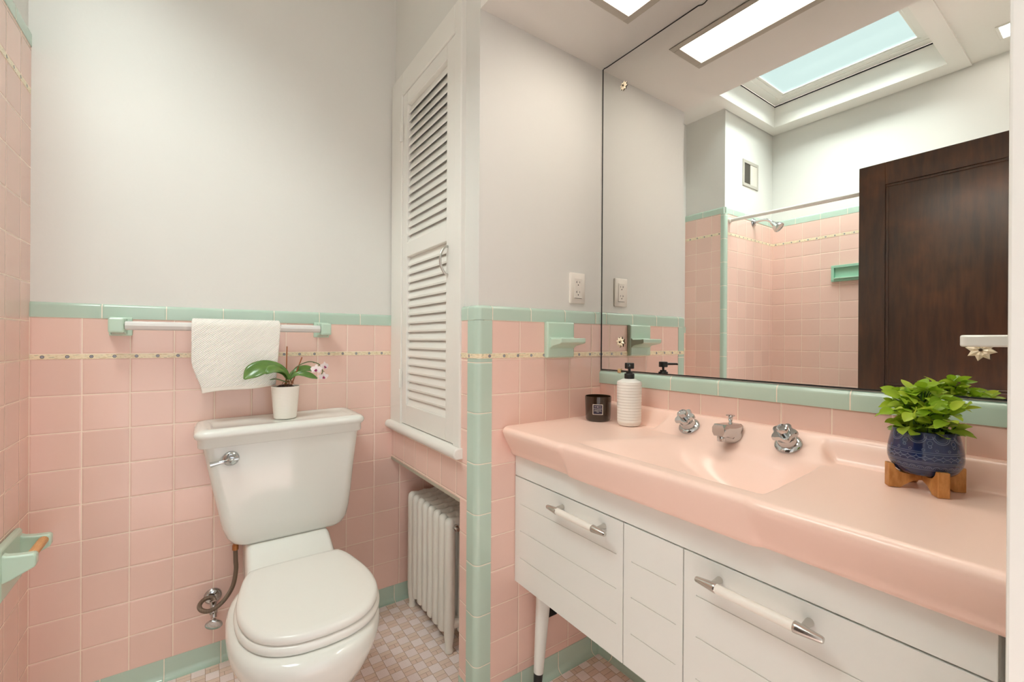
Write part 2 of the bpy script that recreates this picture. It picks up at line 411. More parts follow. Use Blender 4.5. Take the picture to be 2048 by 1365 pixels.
# decorative strips
def strip(name, ax, face, sg, a, b, z0, z1, u0, label):
    mb = MB(); f0, f1 = sorted((face+sg*.001, face-sg*.004))
    mb.box(a,b,f0,f1,z0,z1) if ax == 0 else mb.box(f0,f1,a,b,z0,z1)
    return struct(mb.build(name, decor(name, ax, u0, (z0+z1)/2), smooth=0), label, 'trim')
strip('trim_10', 0, YB, -1, XL, XC+.01, 1.0435, 1.0575, -.22-.026, 'flowered listello strip in the tile behind the toilet')
strip('trim_11', 1, XL, 1, YS+.02, YB, 1.799, 1.814, 1.6, 'flowered listello strip high on the left wall')
strip('trim_12', 0, YS, -1, XT, XL-.02, 1.799, 1.814, -.5, 'flowered listello strip on the shower end wall')
strip('trim_13', 1, XT, 1, YF, YS, 1.799, 1.814, .5, 'flowered listello strip along the tub wall')
mb = MB(); mb.box(XC+.0175,XM,YC-.0025,YC+.004,1.0525,1.0665,0); mb.box(XC-.0025,XC+.004,YC+.0175,1.212,1.0525,1.0665,1)
pl = corner(XC-.0025, YC-.0025, 1, 1, 0, 0, .0195, .02); mb.loft([[(u,w,1.0525) for u,w in pl],[(u,w,1.0665) for u,w in pl]], 0)
struct(mb.build('trim_14', [decor('decor_cx',0,.674,1.0595), decor('decor_cy',1,1.13,1.0595)], smooth=0), 'flowered listello strip around the chase corner', 'trim')

# closet door casing, sill, niche edge
CF = .650
mb = MB()
mb.box(CF,XC+.02,1.700,1.814,.770,2.172); mb.box(CF,XC+.02,1.206,1.250,.770,2.172); mb.box(CF,XC+.02,1.250,1.700,2.082,2.172)
struct(mb.build('trim_15', M['trimw'], smooth=0, bevel=.004, seg=3), 'white casing around the louvered closet door', 'trim')
mb = MB(); n = 6
pr = [(XC+.03,.740),(.640,.740)] + [(.640-.014*sin(PI*k/n), .7565-.0165*cos(PI*k/n)) for k in range(1,n)] + [(.640,.773),(XC+.03,.773)]
mb.prism(pr, 1, 1.196, 1.8135)
struct(mb.build('trim_16', M['trimw'], smooth=50, bevel=.003), 'white bullnosed sill under the louvered closet door', 'trim')
struct(MB().box(XC-.002,XC+.012,1.212,YB,.604,.615).build('trim_17', M['grey'], smooth=0), 'thin edge strip along the top of the radiator niche', 'trim')
# doorway jamb next to the camera
mb = MB(); mb.box(.497,.516,YF-.12,.0577,0,2.06); mb.box(.516,.60,YF,.0577,0,2.10)
struct(mb.build('trim_18', M['trimw'], smooth=0, bevel=.002), 'white doorway jamb at the right edge of the view', 'trim')

# ------------------------------------------------------------------ louvered closet door
ld = thing('louvered_closet_door', 'white louvered closet door above the radiator niche', 'door', (.668,1.48,.775))
DX0, DX1 = .655, .680
mb = MB()
mb.box(DX0,DX1,1.654,1.699,.776,2.081); mb.box(DX0,DX1,1.251,1.312,.776,2.081)
for a, b in ((.776,.852),(1.432,1.488),(2.030,2.081)): mb.box(DX0,DX1,1.312,1.654,a,b)
mb.build('door_frame', M['trimw'], ld, smooth=0, bevel=.002)
for z0, z1 in ((.852,1.432),(1.488,2.030)):
    mb = MB(); n = round((z1-z0)/.0316); p = (z1-z0)/n
    for i in range(n):
        zc = z0+(i+.5)*p
        # slat falls towards the room
        th = .0060; dx = .0066; dz = .0176
        poly = [(DX0+.0135-dx, zc-dz-th*.6),(DX0+.0135-dx-.001, zc-dz+th*.5),(DX0+.0135+dx, zc+dz+th*.6),(DX0+.0135+dx+.001, zc+dz-th*.5)]
        mb.prism(poly, 1, 1.311, 1.655)
    mb.build('louver_panel', M['trimw'], ld, smooth=0)
mb = MB(); mb.tube(cr([(DX0,1.300,1.412),(DX0-.012,1.299,1.408),(DX0-.026,1.298,1.385),(DX0-.028,1.298,1.366),(DX0-.026,1.298,1.347),(DX0-.012,1.299,1.324),(DX0,1.300,1.320)],5), .0042, 8)
mb.build('handle', M['nickel'], ld, smooth=60)['label'] = 'brushed steel bow handle'
for z in (1.935,.952):
    mb = MB(); mb.tube([(CF-.003,1.702,z-.037),(CF-.003,1.702,z+.037)], .0042, 8); mb.box(CF-.001,CF+.003,1.692,1.712,z-.036,z+.036)
    mb.build('hinge', M['trimw'], ld, smooth=40)

# ------------------------------------------------------------------ radiator
rad = thing('radiator', 'white painted cast iron column radiator in the tiled niche', 'radiator', (.79,1.57,0))
M['radp'] = paint('radiator_paint', (232,230,221), .4, .0022, 55)
NSEC = 8
for i in range(NSEC):
    yc = 1.405 + i*.0478
    mb = MB(); ends = i in (0, NSEC-1)
    for j, xc in enumerate((.722,.775,.828,.881)):
        top = .474 - (0 if j in (0,3) else 0)
        foot = ends and j in (0,3)
        prof = [(.003,.052),(.013,.054),(.0185,.062),(.0195,.09),(.0195,.42),(.0195,.452),(.0165,.466),(.009,.4735),(.002,.475)]
        if foot: prof = [(.014,.0),(.016,.004),(.014,.010),(.0125,.02),(.017,.05),(.0195,.09),(.0195,.42),(.0195,.452),(.0165,.466),(.009,.4735),(.002,.475)]
        mb.lathe(prof, (xc,yc,0), n=14, sy=1.08)
    for a, b in ((.418,.4752),(.078,.118)):                     # top and bottom headers
        rings = [[(x, yc+.0185*cos(2*PI*k/12), (a+b)/2+(b-a)/2*sin(2*PI*k/12)) for k in range(12)] for x in (.722,.75,.80,.881)] if b < .2 else [[(x, yc+.0188*cos(2*PI*k/12), (a+b-q)/2+(b-q-a)/2*sin(2*PI*k/12)) for k in range(12)] for x, q in ((.722,0),(.735,.0005),(.748,.003),(.76,.0005),(.775,0),(.79,.0005),(.801,.003),(.812,.0005),(.828,0),(.841,.0005),(.854,.003),(.866,.0005),(.881,0))]
        mb.loft(rings)
    if i < NSEC-1:
        for z in (.44,.098): mb.tube([(.80,yc+.01,z),(.80,yc+.04,z)], .017, 12)
    mb.build('radiator_section', M['radp'], rad, smooth=50)
for z in (.098,.44):
    mb = MB(); mb.lathe([(.026,0),(.026,.012),(.016,.013),(.016,.02)], (.80,1.386,z), Euler((PI/2,0,0)).to_matrix(), 20)
    mb.build('end_plug', M['radp'], rad, smooth=50)
mb = MB(); mb.tube([(.733,1.390,.446),(.733,1.374,.446)], [.011,.011], 6); mb.tube([(.733,1.376,.446),(.733,1.360,.446)], .0065, 12)
mb.build('air_vent', M['nickel'], rad, smooth=50)['label'] = 'steel air vent'

# ------------------------------------------------------------------ toilet
TX = .238
to = thing('toilet', 'white two-piece toilet with closed lid', 'toilet', (TX,1.45,0))
def egg(z, a, y0, y1, yc=None, n=44, e=2.25, eb=2.6):
    yc = yc if yc is not None else y0 + (y1-y0)*.48
    out = []
    for k in range(n):
        th = 2*PI*k/n; c, s = cos(th), sin(th)
        ex = e if s < 0 else eb
        x = a*math.copysign(abs(c)**(2/ex), c)
        y = (yc-y0 if s < 0 else y1-yc)*math.copysign(abs(s)**(2/ex), s)
        out.append((TX+x, yc+y, z))
    return out
mb = MB()
R = [(0,.112,1.185,1.63),(.02,.116,1.18,1.63),(.05,.105,1.20,1.62),(.11,.096,1.215,1.60),(.17,.098,1.20,1.59),(.215,.112,1.155,1.575),(.245,.130,1.110,1.565),
     (.262,.140,1.092,1.56),(.267,.146,1.082,1.558),(.30,.161,1.064,1.552),(.335,.174,1.048,1.548),(.362,.179,1.041,1.545),(.380,.178,1.043,1.543),(.390,.173,1.050,1.540),(.3945,.163,1.064,1.53)]
mb.loft([[(x-.010*sstep(1.6,1.2,y) if False else x-.009*(1-sstep(1.35,1.6,y)), y, z) for x, y, z in egg(*r)] for r in R])
def dk(y, hw, z0, z1): return [(x, y, z) for x, z in [(TX-hw,z0),(TX+hw,z0),(TX+hw,z1-.012),(TX+hw-.006,z1-.003),(TX+hw-.014,z1),(TX-hw+.014,z1),(TX-hw+.006,z1-.003),(TX-hw,z1-.012)]]
mb.loft([dk(1.38,.158,.34,.391),dk(1.44,.146,.32,.394),dk(1.490,.134,.29,.400),dk(1.532,.126,.27,.414),dk(1.568,.123,.27,.437),dk(1.598,.122,.27,.4555),dk(1.66,.122,.27,.457),dk(1.78,.120,.30,.457)])
mb.build('bowl', M['porc'], to, smooth=60)
tank = [(.4555,.112,.384,1.620,1.785,.03),(.459,.094,.400,1.610,1.793,.032),(.467,.080,.412,1.604,1.797,.034),(.485,.066,.424,1.601,1.80,.035),(.52,.053,.432,1.600,1.80,.034),(.58,.041,.439,1.599,1.80,.032),(.66,.025,.446,1.598,1.80,.03),(.784,.002,.460,1.596,1.80,.028)]
mb = MB(); mb.loft([rrect(a,b,c,d,r,z) for z,a,b,c,d,r in tank]); mb.build('tank', M['porc'], to, smooth=50)
lid = [(.782,-.008,.466,1.586,1.804,.024),(.784,-.010,.468,1.584,1.806,.026),(.806,-.010,.468,1.584,1.806,.026),(.812,-.017,.475,1.577,1.810,.03),(.820,-.020,.478,1.574,1.812,.032),
       (.829,-.017,.475,1.577,1.811,.03),(.835,-.009,.467,1.585,1.808,.028),(.8375,.004,.454,1.598,1.80,.026),(.836,.014,.444,1.608,1.792,.022),(.8325,.022,.436,1.618,1.782,.018)]
mb = MB(); tilt = lambda p: (p[0], p[1], p[2] + (p[0]-TX)*.014)
mb.loft([[tilt(q) for q in rrect(a,b,c,d,r,z)] for z,a,b,c,d,r in lid]); mb.build('tank_lid', M['porc'], to, smooth=60)
half = [(0,1.076),(.062,1.084),(.114,1.112),(.148,1.158),(.166,1.215),(.171,1.272),(.167,1.330),(.156,1.390),(.145,1.436),(.132,1.468),(.117,1.482),(.06,1.488),(0,1.489)]
hp = cr([(x,y,0) for x,y in half], 5)
outl = [(p.x,p.y) for p in hp] + [(-p.x,p.y) for p in hp[-2:0:-1]]
def outline(inset, z, dy=0):
    c = (0,1.28)
    res = []
    for x, y in outl:
        d = math.hypot(x-c[0], y-c[1]); k = 1 - inset/d
        res.append((TX+c[0]+(x-c[0])*k, c[1]+(y-c[1])*k+dy, z))
    return res
mb = MB(); mb.loft([outline(.004,.3955),outline(0,.399),outline(-.001,.408),outline(.002,.4145),outline(.007,.4165)]); mb.build('seat', M['seat'], to, smooth=60)
mb = MB(); mb.loft([outline(.010,.4175),outline(.005,.420),outline(.004,.428),outline(.007,.4345),outline(.014,.438),outline(.03,.4395),outline(.09,.4405)]); mb.build('seat_cover', M['seat'], to, smooth=60)
lv = thing('flush_lever', '', '', (0,0,0)); del lv['label'], lv['category']
bpy.data.objects.remove(lv)
FY = 1.597
mb = MB(); rx = Euler((PI/2,0,0)).to_matrix()
mb.lathe([(.0225,0),(.0225,.003),(.018,.008),(.012,.010),(.010,.016),(.008,.022)], (.074,FY,.741), rx, 28)
lvo = mb.build('flush_lever', M['chrome'], to, smooth=50); lvo['label'] = 'chrome flush lever'
mb = MB(); mb.tube([(.094,FY-.022,.742),(.086,FY-.022,.741),(.078,FY-.022,.740),(.069,FY-.022,.739),(.060,FY-.022,.738),(.04,FY-.022,.736),(.021,FY-.022,.733)], [.0045,.0058,.0045,.0105,.0055,.0062,.0085], 12)
mb.build('lever_arm', M['chrome'], lvo, smooth=50)

# water supply
ws = thing('water_supply_valve', 'chrome shutoff valve with looped braided hose left of the toilet', 'valve', (.035,1.80,.21))
mb = MB(); mb.lathe([(.0265,0),(.0265,.003),(.020,.009),(.009,.012)], (.034,YB,.229), rx, 28); mb.tube([(.034,YB-.008,.229),(.034,YB-.05,.217)], .0085, 12)
mb.build('escutcheon', M['chrome'], ws, smooth=50)
mb = MB(); mb.lathe([(.008,-.012),(.0115,-.010),(.0115,.008),(.009,.010),(.009,.020),(.0105,.021),(.0105,.030),(.006,.032)], (.035,YB-.052,.205), Euler((-.15,0,0)).to_matrix(), 14)
mb.tube([(.035,YB-.052,.206),(.036,YB-.066,.186)], .0085, 12)
mb.build('valve_body', M['chrome'], ws, smooth=40)
mb = MB(); rot = Vector((-.22,-.80,-.56)).to_track_quat('Z','Y').to_matrix(); mb.lathe([(.006,-.012),(.010,-.006),(.023,0),(.025,.003),(.025,.007),(.022,.010),(.006,.011)], (.0365,YB-.078,.176), rot, 24)
mb.build('valve_handle', M['chrome'], ws, smooth=50)
t = NT('braided_steel'); wv = t.n.new('ShaderNodeTexWave'); wv.inputs['Scale'].default_value = 190; wv.inputs['Distortion'].default_value = 1; t.P(); t.l.new(t.geo.outputs['Position'], wv.inputs['Vector'])
t.bs(col=t.mix(wv.outputs[1], lin((92,78,66)), lin((164,150,134))), rough=.35, metal=.85); t.bump(wv.outputs[1], .0006, .7); M['braid'] = t.m
hose = [(.096,1.765,.455),(.096,1.765,.39),(.097,1.765,.352),(.098,1.764,.321),(.090,1.758,.275),(.071,1.748,.245),(.047,1.733,.230),(.022,1.725,.226),(.002,1.733,.232),(-.003,1.752,.240),(.010,1.772,.245),(.028,1.779,.242),(.037,1.772,.234),(.0355,1.763,.222)]
mb = MB(); mb.tube(cr(hose, 6), .0068, 12); mb.build('supply_hose', M['braid'], ws, smooth=60)['label'] = 'dark braided supply hose'
mb = MB(); mb.lathe([(.0075,0),(.0095,.002),(.0095,.016),(.007,.02),(.007,.05)], (.096,1.765,.388), n=10); mb.build('coupling_nut', simple('copper_nut', (186,128,84), .3, 1), ws, smooth=30)['label'] = 'copper coupling'

# ------------------------------------------------------------------ towel bar, towel
tb = thing('towel_bar', 'clear towel bar on mint ceramic posts behind the toilet', 'towel bar', (.09,YB,1.14))
M['clear'] = NT('clear_acrylic').bs(col=lin((250,248,245)), rough=.1, trans=.25, ior=1.4).m
for x, sg in ((-.205,1),(.375,-1)):
    mb = MB()
    mb.loft([[(x+u*.0275,YB-.0005-y,1.1425+w*.0285*k) for u,w in ((-1,-1),(1,-1),(1,1),(-1,1))] for y,k in ((0,1),(.006,1),(.009,.96))])
    mb.loft([[(x-sg*.004+u*a,YB-y,1.1425+w*b+dz) for u,w in ((-1,-1),(1,-1),(1,1),(-1,1))] for y,a,b,dz in ((.008,.020,.0265,0),(.028,.0165,.021,.001),(.044,.0175,.0215,.002),(.070,.0175,.0215,.002),(.073,.015,.019,.002))])
    mb.build('post', M['mintcer'], tb, smooth=30, bevel=.003, seg=3)
mb = MB(); a = .0135
for q in (0,):
    mb.loft([[(x,YB-.055+a*cos(t_),1.1445+a*sin(t_)) for t_ in [PI*k/4 for k in range(8)]] for x in (-.19,.36)])
mb.build('bar', M['clear'], tb, smooth=0, bevel=.001)['label'] = 'clear ribbed bar'
t = NT('white_terry'); p = t.P()
ph = t.ma('MULTIPLY', t.ma('ADD', t.ma('MULTIPLY', p.outputs[0], -.64), t.ma('MULTIPLY', p.outputs[2], .77)), 2*PI/.0047)
rib = t.ma('ABSOLUTE', t.ma('SINE', t.ma('MULTIPLY', ph, .5)))
hem = t.mr(p.outputs[2], .948, .951)
h = t.ma('ADD', t.ma('MULTIPLY', rib, hem), t.ma('MULTIPLY', t.noise(900, 2), .35))
t.bs(col=t.mix(t.ma('MULTIPLY', rib, hem), lin((238,232,223)), lin((250,246,240))), rough=.95, sheen=.3); t.bump(h, .0018, .7); M['terry'] = t.m
mb = MB()
yb_, zb_ = YB-.055, 1.1445
def towel(u, v):
    # v: 0 back hem -> over the bar -> 1 front hem
    wob = .0025*sin(u*9+v*3)
    x0, x1 = -.028, .226
    if v < .5: x0 += .012*(1-v*2); x1 -= .012*(1-v*2)
    if v < .40: z = .975 + (zb_-.975)*(v/.40); y = yb_+.0215+wob*.4; r = 0
    elif v < .5:
        a = PI*(v-.40)/.10; y = yb_+.0215*cos(a); z = zb_+.0235*sin(a)
    else:
        k = (v-.5)/.5; z = zb_ - k*(zb_-(.930+.016*u+.003*sin(u*7))); y = yb_-.0215-.014*sin(k*PI*.55)+wob*k
        x0 += .028*sstep(.45,1,k)**1.2; x1 -= .016*k
    return (x0+(x1-x0)*u, y, z)
mb.grid(towel, 40, 110)
tw = mb.build('hand_towel', M['terry'], smooth=80, recalc=False)
so = tw.modifiers.new('thick', 'SOLIDIFY'); so.thickness = .009; so.offset = 0
bv = tw.modifiers.new('soft', 'SUBSURF'); bv.levels = 1; bv.render_levels = 1
tag(tw, 'white ribbed hand towel folded over the clear bar', 'towel')

# ------------------------------------------------------------------ orchid
oc = (.237,1.70)
orc = thing('potted_orchid', 'small orchid in a white ridged pot on the toilet tank', 'plant', (oc[0],oc[1],.836))
mb = MB(); zb = .8345; H = .110
prof = [(.0335,0),(.0355,.002)]
for k in range(80):
    q = k/79; prof.append((.0358+.0085*q+.00035*sin(q*2*PI*26), .004+q*(H-.006)))
prof += [(.0443,H),(.0425,H),(.0415,H-.012),(.040,H-.02)]
mb.lathe(prof, (oc[0],oc[1],zb), n=48); mb.build('pot', simple('white_pot', (238,233,224), .3), orc, smooth=60)
mb = MB(); t = NT('bark'); n = t.noise(240, 4); t.bs(col=t.mix(t.mr(n,.4,.65), lin((34,22,16)), lin((96,64,40))), rough=.9); t.bump(n, .004, 1); M['bark'] = t.m
mb.lathe([(.0405,H-.018),(.034,H-.006),(.02,H+.003),(.004,H+.006)], (oc[0],oc[1],zb), n=28); mb.build('bark_soil', M['bark'], orc, smooth=60)
t = NT('orchid_leaf'); p = t.P(); n = t.noise(40, 3)
t.bs(col=t.mix(n, lin((58,98,46)), lin((112,146,62))), rough=.28, coat=.3); M['oleaf'] = t.m
def strap(mb, spine, widths, up=(0,-.5,1), fold=.25, nu=16, nv=6):
    sp = cr(spine, 6); W = cr([(w,0,0) for w in widths], max(1, int(6*(len(spine)-1)/(len(widths)-1)))); up = Vector(up).normalized()
    n = len(sp)
    vs = []; fs = []
    for i, p in enumerate(sp):
        t_ = (sp[min(i+1,n-1)]-sp[max(i-1,0)]).normalized(); s = t_.cross(up).normalized(); nn = s.cross(t_)
        w = W[min(len(W)-1, round(i*(len(W)-1)/(n-1)))].x
        for j in range(nv+1):
            q = j/nv*2-1; vs.append(p + s*q*w + nn*(abs(q)**1.5*fold*w))
    for i in range(n-1):
        for j in range(nv): a = i*(nv+1)+j; fs.append((a,a+1,a+nv+2,a+nv+1))
    mb.add(vs, fs)
leaves = [([(.246,1.70,.968),(.232,1.694,.992),(.205,1.686,1.008),(.168,1.678,1.010),(.135,1.672,.996),(.112,1.668,.976)], [.006,.014,.022,.0275,.0255,.003], (0,-.75,.65)),
          ([(.248,1.70,.966),(.236,1.69,.988),(.215,1.676,1.002),(.190,1.664,1.003),(.172,1.658,.992)], [.006,.012,.0200,.0195,.003], (0,-.55,.85)),
          ([(.248,1.70,.966),(.264,1.70,.988),(.290,1.702,1.001),(.315,1.704,1.000),(.330,1.706,.990)], [.006,.011,.0150,.0135,.002], (0,-.6,.8)),
          ([(.248,1.70,.968),(.268,1.692,.984),(.292,1.684,.985),(.315,1.680,.977),(.336,1.678,.968)], [.005,.007,.011,.011,.002], (0,-.75,.65)),
          ([(.240,1.69,.958),(.222,1.68,.966),(.203,1.672,.972),(.186,1.668,.971)], [.004,.006,.005,.001], (0,-.3,1))]
for sp, w, up in leaves:
    mb = MB(); strap(mb, sp, w, up); o = mb.build('leaf', M['oleaf'], orc, smooth=80, recalc=False)
    s = o.modifiers.new('t','SOLIDIFY'); s.thickness = .0016
for a, b in (((.239,1.705,.925),(.243,1.712,1.081)),((.252,1.70,.935),(.289,1.70,1.043))):
    mb = MB(); mb.tube([a,b], .0021, 8); mb.build('stake', simple('brown_stake', (158,92,52), .6), orc, smooth=60)
mb = MB(); sp = cr([(.250,1.70,.965),(.263,1.698,1.0),(.285,1.695,1.018),(.312,1.69,1.027),(.338,1.685,1.020),(.350,1.68,1.005),(.352,1.676,.990),(.344,1.674,.974)], 6)
mb.tube(sp, .0017, 8)
for k, (q, l) in enumerate(((26,-1),(20,1),(34,1))): mb.tube([sp[q], sp[q]+Vector((.006*l,-.002,-.005))], [.0014,.0008], 6)
mb.build('flower_stem', simple('orchid_stem', (86,104,58), .5), orc, smooth=60)
mb = MB()
for k in range(16):
    a = random.uniform(0,2*PI); r = random.uniform(.006,.022)
    p0 = Vector((.245,1.698,.958)); p1 = p0+Vector((r*.6*cos(a),r*.6*sin(a),.004)); p2 = p0+Vector((r*cos(a),r*sin(a),-.006-random.uniform(0,.006)))
    mb.tube(cr([p0,p1,p2],4), .0011, 6)
mb.build('aerial_roots', simple('root_tan', (150,104,62), .7), orc, smooth=60)
M['petal'] = simple('white_petal', (246,236,236), .45); M['lip'] = simple('magenta_lip', (150,30,92), .4)
def flower(c, d, s):
    c = Vector(c); d = Vector(d).normalized(); a = d.cross(Vector((0,0,1))).normalized(); b = a.cross(d)
    mb = MB()
    for k, (ang, L, W) in enumerate(((90,1,.62),(210,.95,.6),(330,.95,.6),(15,1.05,.95),(165,1.05,.95))):
        t_ = math.radians(ang); r = a*cos(t_)+b*sin(t_); q = d.cross(r)
        def pf(u, v):
            w = W*.5*sin(PI*min(1,u*.93+.07))**.7
            return tuple(c + s*(r*(u*L) + q*((v-.5)*2*w) + d*(.18*u - .25*u*u + .1*abs(v-.5) + (.04 if k > 2 else 0))))
        mb.grid(pf, 7, 5)
    fo = mb.build('flower', M['petal'], orc, smooth=80, recalc=False)
    mb = MB()
    def lf(u, v):
        return tuple(c + s*(b*(-.42*u) + a*((v-.5)*.55*sin(PI*(u*.8+.2))) + d*(.16+.28*sin(PI*u)*(.5+abs(v-.5)))))
    mb.grid(lf, 6, 4); mb.lathe([(.06*s,0),(.13*s,.05*s),(.1*s,.2*s),(.01*s,.24*s)], c+d*.08*s, d.to_track_quat('Z','Y').to_matrix(), 10)
    l = mb.build('lip', M['lip'], fo, smooth=80, recalc=False); l['label'] = 'magenta lip'
flower((.329,1.664,1.000), (-.40,-.9,.05), .0190)
flower((.357,1.672,1.010), (.42,-.85,-.05), .0175)
flower((.353,1.664,.975), (.12,-.85,-.45), .0175)

# ------------------------------------------------------------------ toilet paper holder (left wall)
tp = thing('toilet_paper_holder', 'mint ceramic toilet paper holder with a wooden roller on the left wall', 'toilet paper holder', (XL,1.625,.54))
mb = MB()
mb.loft([[(XL+x,1.622+u*.081*k,.538+w*.066*k) for u,w in ((-1,-1),(1,-1),(1,1),(-1,1))] for x,k in ((0,1),(.010,1),(.016,.93))])
for y0, y1 in ((1.549,1.573),(1.679,1.703)):
    poly = [(XL+.008,.516),(XL+.030,.524),(XL+.070,.546),(XL+.0725,.552),(XL+.0725,.573),(XL+.069,.579),(XL+.040,.581),(XL+.022,.584),(XL+.008,.592)]
    mb.prism(poly, 1, y0, y1)
mb.build('holder_body', M['mintcer'], tp, smooth=40, bevel=.004, seg=3)
mb = MB(); mb.tube([(XL+.058,1.570,.566),(XL+.058,1.682,.566)], .0105, 20)
mb.build('roller', wood('roller_wood', (205,150,98), (224,172,120), 1, 30, .5), tp, smooth=60)['label'] = 'plain wooden roller'

# ------------------------------------------------------------------ vanity
van = thing('vanity_cabinet', 'white vanity cabinet with grooved fronts on tapered legs', 'cabinet', (.98,.6,0))
FX = .797
mb = MB()
mb.box(FX+.019,XM-.006,1.098,1.112,.364,.756); mb.box(FX+.019,XM-.006,.098,.112,.364,.756); mb.box(FX+.019,XM-.006,.112,1.098,.364,.378)
mb.box(XM-.012,XM-.006,.112,1.098,.378,.70); mb.box(FX+.024,FX+.034,.112,1.098,.378,.69)
mb.build('carcass', M['cab'], van, smooth=0)
MB().box(FX,FX+.019,.098,1.112,.690,.756).build('top_rail', M['cab'], van, smooth=0, bevel=.0015)
def front(name, y0, y1, z0=.362, z1=.687, m=.035):
    """slab front with three fine scored lines"""
    mb = MB(); gz = [.443,.5255,.607]; gw = .0011; gd = .0022; ya, yb2 = y0+m*.55, y1-m*.75
    mb.box(FX+gd,FX+.018,y0,y1,z0,z1)
    zs = [z0] + sum([[g-gw, g+gw] for g in gz], []) + [z1]
    for i in range(0, len(zs)-1):
        if i % 2 == 0: mb.box(FX,FX+gd,y0,y1,zs[i],zs[i+1])
        else: mb.box(FX,FX+gd,y0,ya,zs[i],zs[i+1]); mb.box(FX,FX+gd,yb2,y1,zs[i],zs[i+1])
    return mb.build(name, M['cab'], van, smooth=0)
M['grip'] = simple('white_grip', (243,239,230), .3)
def handle(par, ya, yb2, z=.657):
    xh = FX-.030; e = .040
    mb = MB(); mb.tube([(xh,ya+e,z),(xh,yb2-e,z)], .0085, 18); mb.build('handle_grip', M['grip'], par, smooth=60)['label'] = 'white grip'
    for y0, s in ((ya,1),(yb2,-1)):
        mb = MB(); mb.tube([(xh,y0,z),(xh,y0+s*.002,z),(xh,y0+s*(e-.004),z),(xh,y0+s*e,z),(xh,y0+s*(e+.001),z)], [.0045,.0055,.0090,.0092,.0085], 18)
        mb.tube([(xh,y0+s*.030,z),(xh+.012,y0+s*.030,z+.002),(FX,y0+s*.030,z+.002)], [.0055,.005,.0065], 12)
        mb.build('handle_end', M['nickel'], par, smooth=50)['label'] = 'steel handle end'
d1 = front('drawer', .6845, 1.112); handle(d1, .712, .922)
dm = front('fixed_panel', .5295, .6815, m=.028)
d2 = front('drawer', .098, .5265); handle(d2, .272, .482)
for (x, y, sx, sy) in ((.872,1.058,-.012,.006),(.872,.15,-.012,-.006),(1.10,.72,.02,.006),(1.10,.15,.02,-.006)):
    mb = MB(); top = Vector((x,y,.364)); bot = Vector((x+sx*2,y+sy,0))
    mb.tube([top, top.lerp(bot,.77)], [.0245,.0150], 20)
    lg = mb.build('leg', M['cab'], van, smooth=50)
    mb = MB(); mb.tube([top.lerp(bot,.77), bot], [.0146,.0110], 20); mb.build('leg_tip', M['black'], lg, smooth=50)['label'] = 'black metal leg tip'

# pink porcelain top with moulded basin
ZT = .845
def deckz(x): return .898 - .78*(1.152-x)
def m_mid(y): return sstep(.364,.382,y)*(1-sstep(.834,.852,y))
def ztop(x, y):
    z = ZT + .053*sstep(1.122,1.150,x)                                     # upstand at the wall
    dk_ = ZT + max(0, min(.053, deckz(x)-ZT))
    mk = sstep(.388,.422,y + (1.172-x)*.25)*(1-sstep(.790,.824,y - (1.172-x)*.25))
    z = max(z, z + (dk_-z)*mk) if dk_ > z else z
    yl = .850-.42*(x-.80); yr = .366+.055*(x-.78)
    sm = lambda d, w: max(0, min(1, d/w))
    a = sm(x-.783,.075); b = sm(1.090-x,.115); c = sm(yl-y,.33); d = sm(y-yr,.075)
    f = 1
    for q in (a,b,c,d): f *= .45*q*q*(3-2*q) + .55*(1-(1-q)**2.4)*sstep(0,.18,q)
    return z - .105*f
def vtop(i, ny, xs):
    y = 1.1138 - (1.1138-.052)*i/ny
    mm = m_mid(y)
    xe = .740 + .006*mm; xb = .782 - .010*mm
    # left end: ease the front corner round into the wall
    kk = max(0, 1-(1.1138-y)/.018); xe += .014*kk*kk; xb += .010*kk*kk
    r = .014
    row = []
    x_start = xe + r
    for x in xs: row.append((max(x, x_start) if x < .80 else x, y))
    pts = []
    for k, (x, yy) in enumerate(row):
        pts.append((x if x > .80 else x_start + (x-xs[-1])*( (.80-x_start)/(.80-xs[-1])), yy))
    out = [(x, yy, ztop(x, yy)) for x, yy in pts]
    for k in range(1,7):
        a = PI/2*k/6; out.append((x_start - r*sin(a), y, ZT - r + r*cos(a)))
    for k in range(1,6): q = k/6; out.append((xe+(xb-.010-xe)*q**1.2, y, (ZT-r)+(.772-(ZT-r))*q))
    for k in range(0,6):
        a = PI/2*k/5; out.append((xb-.010+.014-.014*cos(a), y, .772-.016*sin(a)))
    out += [(.81,y,.7565),(.83,y,.760)]
    return out
NX, NY = 96, 250
xs = [XM-.0035 - (XM-.0035-.760)*k/NX for k in range(NX+1)]
rows = [vtop(i, NY, xs) for i in range(NY+1)]
mb = MB(); mb.loft(rows, cap0=False, cap1=False, closed=False)
sk = mb.build('sink_countertop', M['pinkporc'], smooth=70)
tag(sk, 'pink porcelain vanity top with an integral basin', 'sink')

